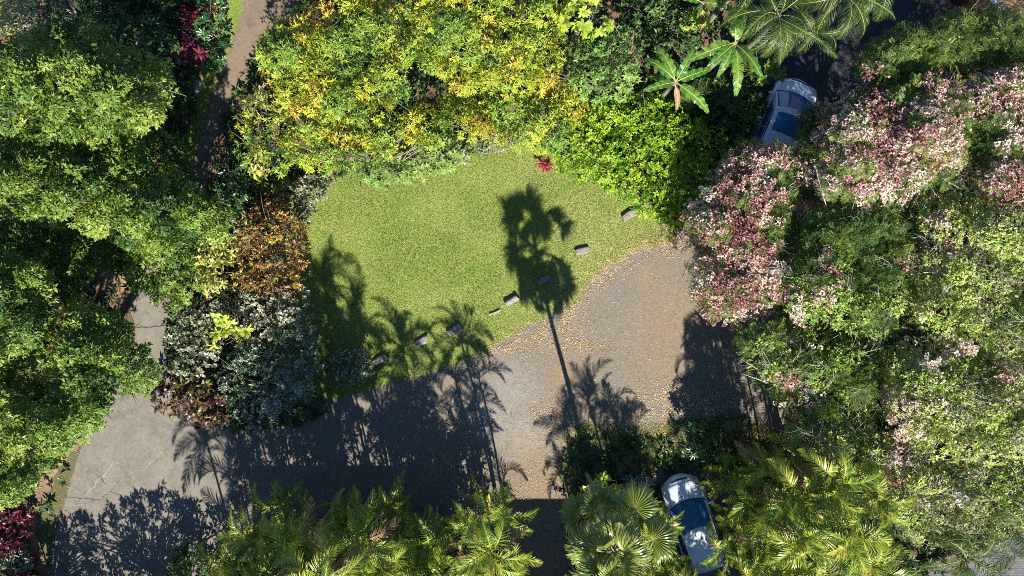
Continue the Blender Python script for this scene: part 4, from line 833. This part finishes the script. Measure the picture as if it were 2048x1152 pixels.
# rocks
def rock(px, py, z, s, label, mat='rock', seed=0, sq=.6, flat=1.):
    import bmesh
    bm = bmesh.new(); bmesh.ops.create_icosphere(bm, subdivisions=4, radius=1); r = np.random.default_rng(seed); o3 = r.uniform(0, 9, 3)
    for v in bm.verts:
        c = v.co; f = 1+.35*(N1(c.x*1.6+o3[0]+5, c.y*1.6+c.z+5)-.5)+.25*(N2(c.y*2.5+o3[1]+5, c.z*2.5+5)-.5)+.10*(N3(c.x*6+9, c.z*6+c.y*3+9)-.5)
        v.co = Vector((c.x*s*f, c.y*s*f*sq, max(c.z*s*f*.6*flat, -.05)))
    me = bpy.data.meshes.new('boulder'); bm.to_mesh(me); bm.free(); me.materials.append(MATS[mat])
    for p in me.polygons: p.use_smooth = True
    o = bpy.data.objects.new('boulder', me); COL.objects.link(o); o.location = tuple(P(px, py)+[0,0,z]); o.rotation_euler = (0,0,r.uniform(0,3)); tag(o, label, 'rock')
rock(392,172,.05,.42,'grey boulder in the shade left of the brown path',seed=3,sq=.7)
rock(438,2,.05,.40,'grey boulder beside the orange bromeliad at the top edge',seed=4,sq=.7)
rock(1487,847,.05,.30,'pale flat stone beside the dark rounded shrub right of the gravel','dead_wood',5,.35,.4)
rock(208,500,.1,.3,'pale grey stone under the left trees above the narrow drive',seed=6)
g = Geo(); B = P(250,543,0)   # dead branch
for (a, b, c, r0) in [((-.75,.05,.12),(-.2,-.15,.2),(.5,.02,.28),.030),((-.2,-.07,.17),(.1,-.2,.22),(.25,-.33,.2),.020),((.3,.0,.25),(.5,.1,.3),(.75,-.02,.3),.016),((-.05,-.06,.2),(.1,.05,.3),(.35,.12,.35),.014)]:
    tube(g, bez(a, b, c, 8), np.linspace(r0, r0*.4, 8), 6)
o = g.build('fallen_branch', MATS['dead_wood']); o.location = tuple(B); tag(o, 'bare white forked branch lying on the brown soil under the left trees', 'branch')

# shrubs under the palms
palm(1283,1180,5.6,'areca palm just below the view under the fan palm','areca',12,.95,GB)
palm(1352,1195,5.2,'areca palm just below the view behind the hatchback','areca',12,.85,GB)
palm(1215,1190,5.0,'areca palm just below the view, left of the fan palm','areca',12,.9,GB)
palm(560,1270,9.4,'very tall areca palm just below the view behind the lower left clump','areca',14,1.2,GA)
palm(470,1300,7.4,'areca palm just below the view near the concrete drive','areca',13,1.1,GA)
plant('shrub', 'dark leafy shrub under the fan palm', 'shrub', ell(1230,1120,90,60), 1.6, 3.0, 'glossy', .6, 'shrubs under the bottom palms', tint=.3, gap=.4)
plant('ground_cover', 'low dark green ground cover in the shade above the fan palm', 'plant', [(1130,880),(1200,862),(1300,872),(1400,880),(1440,930),(1380,950),(1310,940),(1300,1000),(1220,1010),(1160,1000),(1128,950)], .04, .10, 'deep', .25, None, tint=.35, wall=.5, gap=.5, mul=.35, trunk=False)

G_U = 'shrubs under the bottom palms'
plant('shrub', 'dark leafy shrub under the left half of the lower left palm clump', 'shrub', ell(560,1140,120,75), 2.2, 4.3, 'deep', .7, G_U, tint=.55, gap=.4)
plant('shrub', 'glossy leafy shrub under the right half of the lower left palm clump', 'shrub', ell(800,1140,140,75), 2.2, 4.2, 'glossy', .7, G_U, tint=.45, gap=.4)
plant('shrub', 'dark leafy shrub under the right end of the lower left palm clump', 'shrub', ell(950,1125,65,70), 1.8, 3.4, 'deep', .6, G_U, tint=.55, gap=.4)
plant('shrub', 'dark leafy shrub under the lower right palm clump', 'shrub', ell(1610,1090,150,80), 1.2, 2.4, 'deep', .7, G_U, tint=.55, gap=.4)
plant('garden_tree', 'broad leaved garden tree just below the view behind the palms', 'tree', ell(640,1420,170,80), 4.4, 6.0, 'glossy', .8, None, tint=.5, gap=.2, mul=.8)
plant('garden_tree', 'tall leafy tree added just below the view to thicken the shade on the lawn', 'tree', ell(590,1320,135,90), 7.0, 9.4, 'glossy', .7, None, tint=.5, gap=.6, jag=.8, mul=1.6, trunk=True)  # unseen crown added to make the palm shade on the lawn denser
plant('garden_tree', 'second broad leaved garden tree just below the view behind the palms', 'tree', ell(900,1400,110,80), 4.6, 6.4, 'glossy', .8, None, tint=.5, gap=.2, mul=.8)

# ------------------------------------------------------------------ house just below the view (its eave shades the gravel)
def boxg(g, c, s, m=0, rz=0):
    c = np.array(c, float); s = np.array(s, float)/2; v = np.array([[x, y, z] for x in (-1,1) for y in (-1,1) for z in (-1,1)])*s
    if rz: v = np.stack([v[:,0]*math.cos(rz)-v[:,1]*math.sin(rz), v[:,0]*math.sin(rz)+v[:,1]*math.cos(rz), v[:,2]], 1)
    g.add(v+c, [(0,1,3),(0,3,2),(4,6,7),(4,7,5),(0,4,5),(0,5,1),(2,3,7),(2,7,6),(0,2,6),(0,6,4),(1,5,7),(1,7,3)], .5, m)
def house(x0, x1, y0, y1, he, hr, label):
    cx, cy = (x0+x1)/2, (y0+y1)/2; root = thing('house', (cx, cy, 0), label, 'house'); base = np.array([cx, cy, 0]); o = .7
    g = Geo(); boxg(g, (cx, cy, he/2-.05), (x1-x0-2*o, y1-y0-2*o, he-.1)); g.build('wall', MATS['house_wall'], root, sub=base)
    g = Geo(); rd = (y1-y0)/2*.7; V = [(x0,y0,he),(x1,y0,he),(x1,y1,he),(x0,y1,he),(x0+rd,cy,hr),(x1-rd,cy,hr)]; U = [(a,b,c-.18) for a,b,c in V[:4]]
    g.add(V+U, [(0,1,5),(0,5,4),(1,2,5),(2,3,4),(2,4,5),(3,0,4),(0,6,7),(0,7,1),(1,7,8),(1,8,2),(2,8,9),(2,9,3),(3,9,6),(3,6,0),(6,8,7),(6,9,8)])
    rf = g.build('roof', MATS['roof_shingle'], root, sub=base)
    g = Geo(); yy = y1+.06
    boxg(g, (cx, yy, he-.08), (x1-x0, .11, .12)); g.build('gutter', MATS['gutter_paint'], rf, sub=base)
    for k in range(3):
        wx = x0+(x1-x0)*(k+1)/4; g = Geo(); boxg(g, (wx, y1-o+.03, he*.5), (1.3, .09, 1.3)); f = g.build('window', MATS['skylit_white_paint'], root, sub=base)
        g = Geo(); boxg(g, (wx, y1-o+.06, he*.5), (1.1, .06, 1.1)); g.build('pane', MATS['sky_toned_glass'], f, sub=base)
house(-10.2,-1.6,-19.5,-12.9,4.7,6.3,'grey roofed house just below the view behind the palms')
house(-.9,13.5,-21.5,-14.45,4.8,6.6,'grey roofed carport wing of the house below the gravel exit')
# top right corner: timber deck edge and painted rail seen between the trees
root = thing('shed', P(2010,-30), 'dark timber shed roof with a pale blue gutter in the top right corner', 'shed'); bs_ = P(2010,-30)
g = Geo(); c = P(2040,-60,2.2); boxg(g, c, (3.6,2.6,.12), rz=-.45); boxg(g, c-[0,0,1.15], (3.0,2.0,2.1), rz=-.45); g.build('roof', MATS['timber'], root, sub=bs_)
g = Geo(); c = P(1990,6,2.3); boxg(g, c, (.9,.14,.12), rz=-.62); g.build('gutter', MATS['gutter_paint'], root, sub=bs_)
root = thing('timber_edging', P(1800,1135), 'dark timber beam edging between the palms and the paved yard', 'edging'); bs_ = P(1800,1135)
for k, (a, b) in enumerate([((1780,1160),(1840,1130)),((1843,1128),(1965,1078)),((1968,1077),(2100,1032))]):
    A, B = P(*a), P(*b); d = B-A; g = Geo(); boxg(g, (A+B)/2+[0,0,.14+.01*k], (np.hypot(*d[:2]), .18, .3), rz=math.atan2(d[1], d[0])); g.build('beam', MATS['timber'], root, sub=bs_)

# ------------------------------------------------------------------ cars
def car(px, py, head, L, W, H, label, paint, sunroof, roofx=(.10,-.62), bfx=.44):
    root = thing('parked_car', P(px, py), label, 'car', None, R(head)); hl = L/2
    wid = lambda a: W/2*(1-.13*np.abs(a)**5-.03*np.abs(a)**2)
    zt = lambda a: np.interp(a, [-1,-.97,-.85,-.5,0,.38,.6,.85,.95,1], [.62,.88,.98,1.0,.97,.97,.93,.80,.68,.55])
    def top(a, b):
        X = a*hl-np.sign(a)*np.abs(a)**7*np.where(a > 0, .34, .20)*b**2; Y = b*wid(a)
        return np.stack([X, Y, zt(a)-.035*b**2-.13*np.abs(b)**9], -1)
    def grid(g, A, B, f, m=0, off=0, flip=False):
        a, b = np.meshgrid(A, B, indexing='ij'); v = f(a, b); v = v+np.array([0,0,off]) if np.isscalar(off) else v+off
        n, k = a.shape; i, j = np.meshgrid(np.arange(n-1), np.arange(k-1), indexing='ij'); i = i.ravel(); j = j.ravel(); q = i*k+j
        F = np.vstack([np.stack([q, q+k, q+k+1], 1), np.stack([q, q+k+1, q+1], 1)]); g.add(v.reshape(-1, 3), F[:, ::-1] if flip else F, .5, m)
    A = np.sin(np.linspace(-1, 1, 60)*math.pi/2); B = np.sin(np.linspace(-1, 1, 30)*math.pi/2)
    g = Geo(); grid(g, A, B, top)
    ring = [(a, -1.) for a in A]+[(1., b) for b in B[1:]]+[(a, 1.) for a in A[::-1][1:]]+[(-1., b) for b in B[::-1][1:-1]]
    Rn = np.array([top(np.array(a), np.array(b)) for a, b in ring]); c0 = np.array([0,0,0.]); rows = [Rn]
    for z, k in ((.5,1.02),(.42,1.03),(.30,1.015),(.2,.96)):
        q = Rn.copy(); q[:, 2] = np.minimum(z, q[:, 2]-.02*(5-len(rows))); q[:, :2] *= np.array([1+(k-1)*.5, k]); rows.append(q)
    n = len(Rn); i = np.arange(n); V = np.vstack(rows); F = []
    for q in range(len(rows)-1): a, b = q*n+i, q*n+(i+1) % n; F += [np.stack([a, a+n, b+n], 1), np.stack([a, b+n, b], 1)]
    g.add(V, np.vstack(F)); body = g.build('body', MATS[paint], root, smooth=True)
    # greenhouse patches
    bf, rf_, rr_, br = bfx*hl, roofx[0]*hl, roofx[1]*hl, -.95*hl; wb, wr = W*.47, W*.395; zb = .95
    BL = lambda p00, p10, p01, p11, bul: (lambda u, v: (np.multiply.outer((1-u)*(1-v), p00)+np.multiply.outer(u*(1-v), p10)+np.multiply.outer((1-u)*v, p01)+np.multiply.outer(u*v, p11)) + np.multiply.outer((1-(2*v-1)**2), bul))
    def patch(fn):
        return lambda u, v: fn(u, v)
    ws = BL(np.array([bf-.14,wb*.97,zb]), np.array([rf_-.05,wr,H-.035]), np.array([bf-.14,-wb*.97,zb]), np.array([rf_-.05,-wr,H-.035]), np.array([.20,0,.03]))
    rw = BL(np.array([rr_+.02,wr*.97,H-.05]), np.array([br,wb*.9,zb]), np.array([rr_+.02,-wr*.97,H-.05]), np.array([br,-wb*.9,zb]), np.array([-.08,0,.03]))
    roof = lambda u, v: np.stack([(rf_-.05)*(1-u)+(rr_+.02)*u+(1-(2*v-1)**2)*(.20*(1-u)-.08*u), (1-2*v)*wr*(1-.03*u), H-.035-.015*u+(1-(2*v-1)**2)*.035+.03*(1-(2*u-1)**2)], -1)
    sl = BL(np.array([bf-.14,wb*.97,zb]), np.array([rf_-.05,wr,H-.035]), np.array([br,wb*.9,zb]), np.array([rr_+.02,wr*.97,H-.05]), np.array([0,.05,.0]))
    sr = lambda u, v: sl(u, v)*np.array([1,-1,1])
    U = np.linspace(0, 1, 14); g = Geo()
    for f, fl in ((ws, False), (rw, False), (roof, False), (sl, True), (sr, False)): grid(g, U, U, f, flip=fl)
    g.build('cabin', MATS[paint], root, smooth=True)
    def glass(name, f, u0, u1, v0, v1, off, par=root, mat='sky_toned_glass'):
        g = Geo(); grid(g, np.linspace(u0, u1, 12), np.linspace(v0, v1, 12), f, off=np.array(off)); return g.build(name, MATS[mat], par, smooth=True)
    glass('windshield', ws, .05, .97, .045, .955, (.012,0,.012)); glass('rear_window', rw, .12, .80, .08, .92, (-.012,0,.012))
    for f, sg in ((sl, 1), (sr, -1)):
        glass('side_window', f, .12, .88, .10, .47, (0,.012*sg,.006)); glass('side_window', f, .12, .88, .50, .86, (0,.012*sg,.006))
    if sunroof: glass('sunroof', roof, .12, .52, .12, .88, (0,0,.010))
    g = Geo(); grid(g, np.linspace(.0, .045, 4), U, ws, off=np.array([.02,0,.006])); g.build('cowl', MATS['black_plastic'], root)
    for k in (0, 1):   # wipers
        g = Geo(); p = [ws(np.array(u), np.array(v))+[.03,0,.03] for u, v in (((.02),(.30+.35*k)),((.16),(.55+.33*k)))]; tube(g, [p[0], (p[0]+p[1])/2+[0,0,.01], p[1]], [.012,.010,.008], 5); g.build('wiper', MATS['black_plastic'], root)
    # bonnet seams, grille slot, lamps
    g = Geo()
    def seam(ab):
        q = np.array([top(np.array(a), np.array(b)) for a, b in ab])+[0,0,.004]; d = norm(np.gradient(q, axis=0)); sdv = np.stack([-d[:,1], d[:,0], 0*d[:,0]], 1)*.006; n = len(q); i = np.arange(n-1)
        g.add(np.vstack([q+sdv, q-sdv]), np.vstack([np.stack([i, i+n, i+1], 1), np.stack([i+1, i+n, i+n+1], 1)]))
    seam([(a, .80-.06*a) for a in np.linspace(.46, .87, 14)]); seam([(a, -.80+.06*a) for a in np.linspace(.46, .87, 14)]); seam([(.87, b) for b in np.linspace(-.75, .75, 24)])
    g.build('bonnet_seam', MATS['black_plastic'], body)
    g = Geo(); grid(g, np.linspace(.925, .955, 4), np.linspace(-.45, .45, 20), top, off=.006); g.build('grille', MATS['black_plastic'], root)
    for sg in (1, -1):
        g = Geo(); b = np.linspace(.60, .93, 10)*sg; grid(g, np.linspace(.84, .955, 8), np.sort(b), top, off=.006); g.build('headlight', MATS['lamp_lens'], root, smooth=True)
        g = Geo(); b = np.linspace(.70, .94, 8)*sg; grid(g, np.linspace(-.985, -.93, 6), np.sort(b), top, off=.008); g.build('tail_light', MATS['tail_lens'], root, smooth=True)
        g = Geo(); x = bf-.32; y = sg*(W/2+.09); t = np.linspace(0, math.pi, 8)
        sp_u, sp_v = np.meshgrid(np.linspace(0, 2*math.pi, 12), np.linspace(0, math.pi, 8), indexing='ij')
        v = np.stack([x+.065*np.cos(sp_u)*np.sin(sp_v), y+.12*np.sin(sp_u)*np.sin(sp_v), 1.0+.075*np.cos(sp_v)], -1); i, j = np.meshgrid(np.arange(11), np.arange(7), indexing='ij'); q = (i*8+j).ravel()
        g.add(v.reshape(-1, 3), np.vstack([np.stack([q, q+1, q+9], 1), np.stack([q, q+9, q+8], 1)])); tube(g, [(x,sg*(W/2-.06),.95),(x,y-sg*.05,.98)], [.03,.03], 5); g.build('mirror', MATS[paint], root, smooth=True)
        for xx in (.62*hl, -.62*hl):
            g = Geo(); tube(g, [(xx, sg*(W/2-.20), .31), (xx, sg*(W/2-.17), .31), (xx, sg*(W/2-.01), .31), (xx, sg*(W/2+.012), .31)], [.27,.31,.31,.27], 20); wh = g.build('wheel', MATS['black_rubber'], root)
            g = Geo(); tube(g, [(xx, sg*(W/2+.0), .31), (xx, sg*(W/2+.02), .31)], [.20,.17], 14); g.build('rim', MATS['rim_metal'], wh)
    g = Geo(); boxg(g, (rr_-.12, 0, H-.03), (.26, wr*1.7, .035)); g.build('rear_spoiler', MATS[paint], root)
    g = Geo(); boxg(g, (-hl+.02, 0, .55), (.03, .34, .16)); g.build('number_plate', MATS['skylit_white_paint'], root)
    return root
car(1378,1036,108,4.15,1.76,1.5,'white hatchback with skylight blue in its paint, nosing out from under the palms at the bottom','skylit_white_paint',False,(-.06,-.74),.50)
car(1551,262,67,4.5,1.94,1.6,'white car with skylight blue in its paint and a dark sunroof, parked in the shade at the top right','skylit_white_paint',True,(.20,-.66),.62)
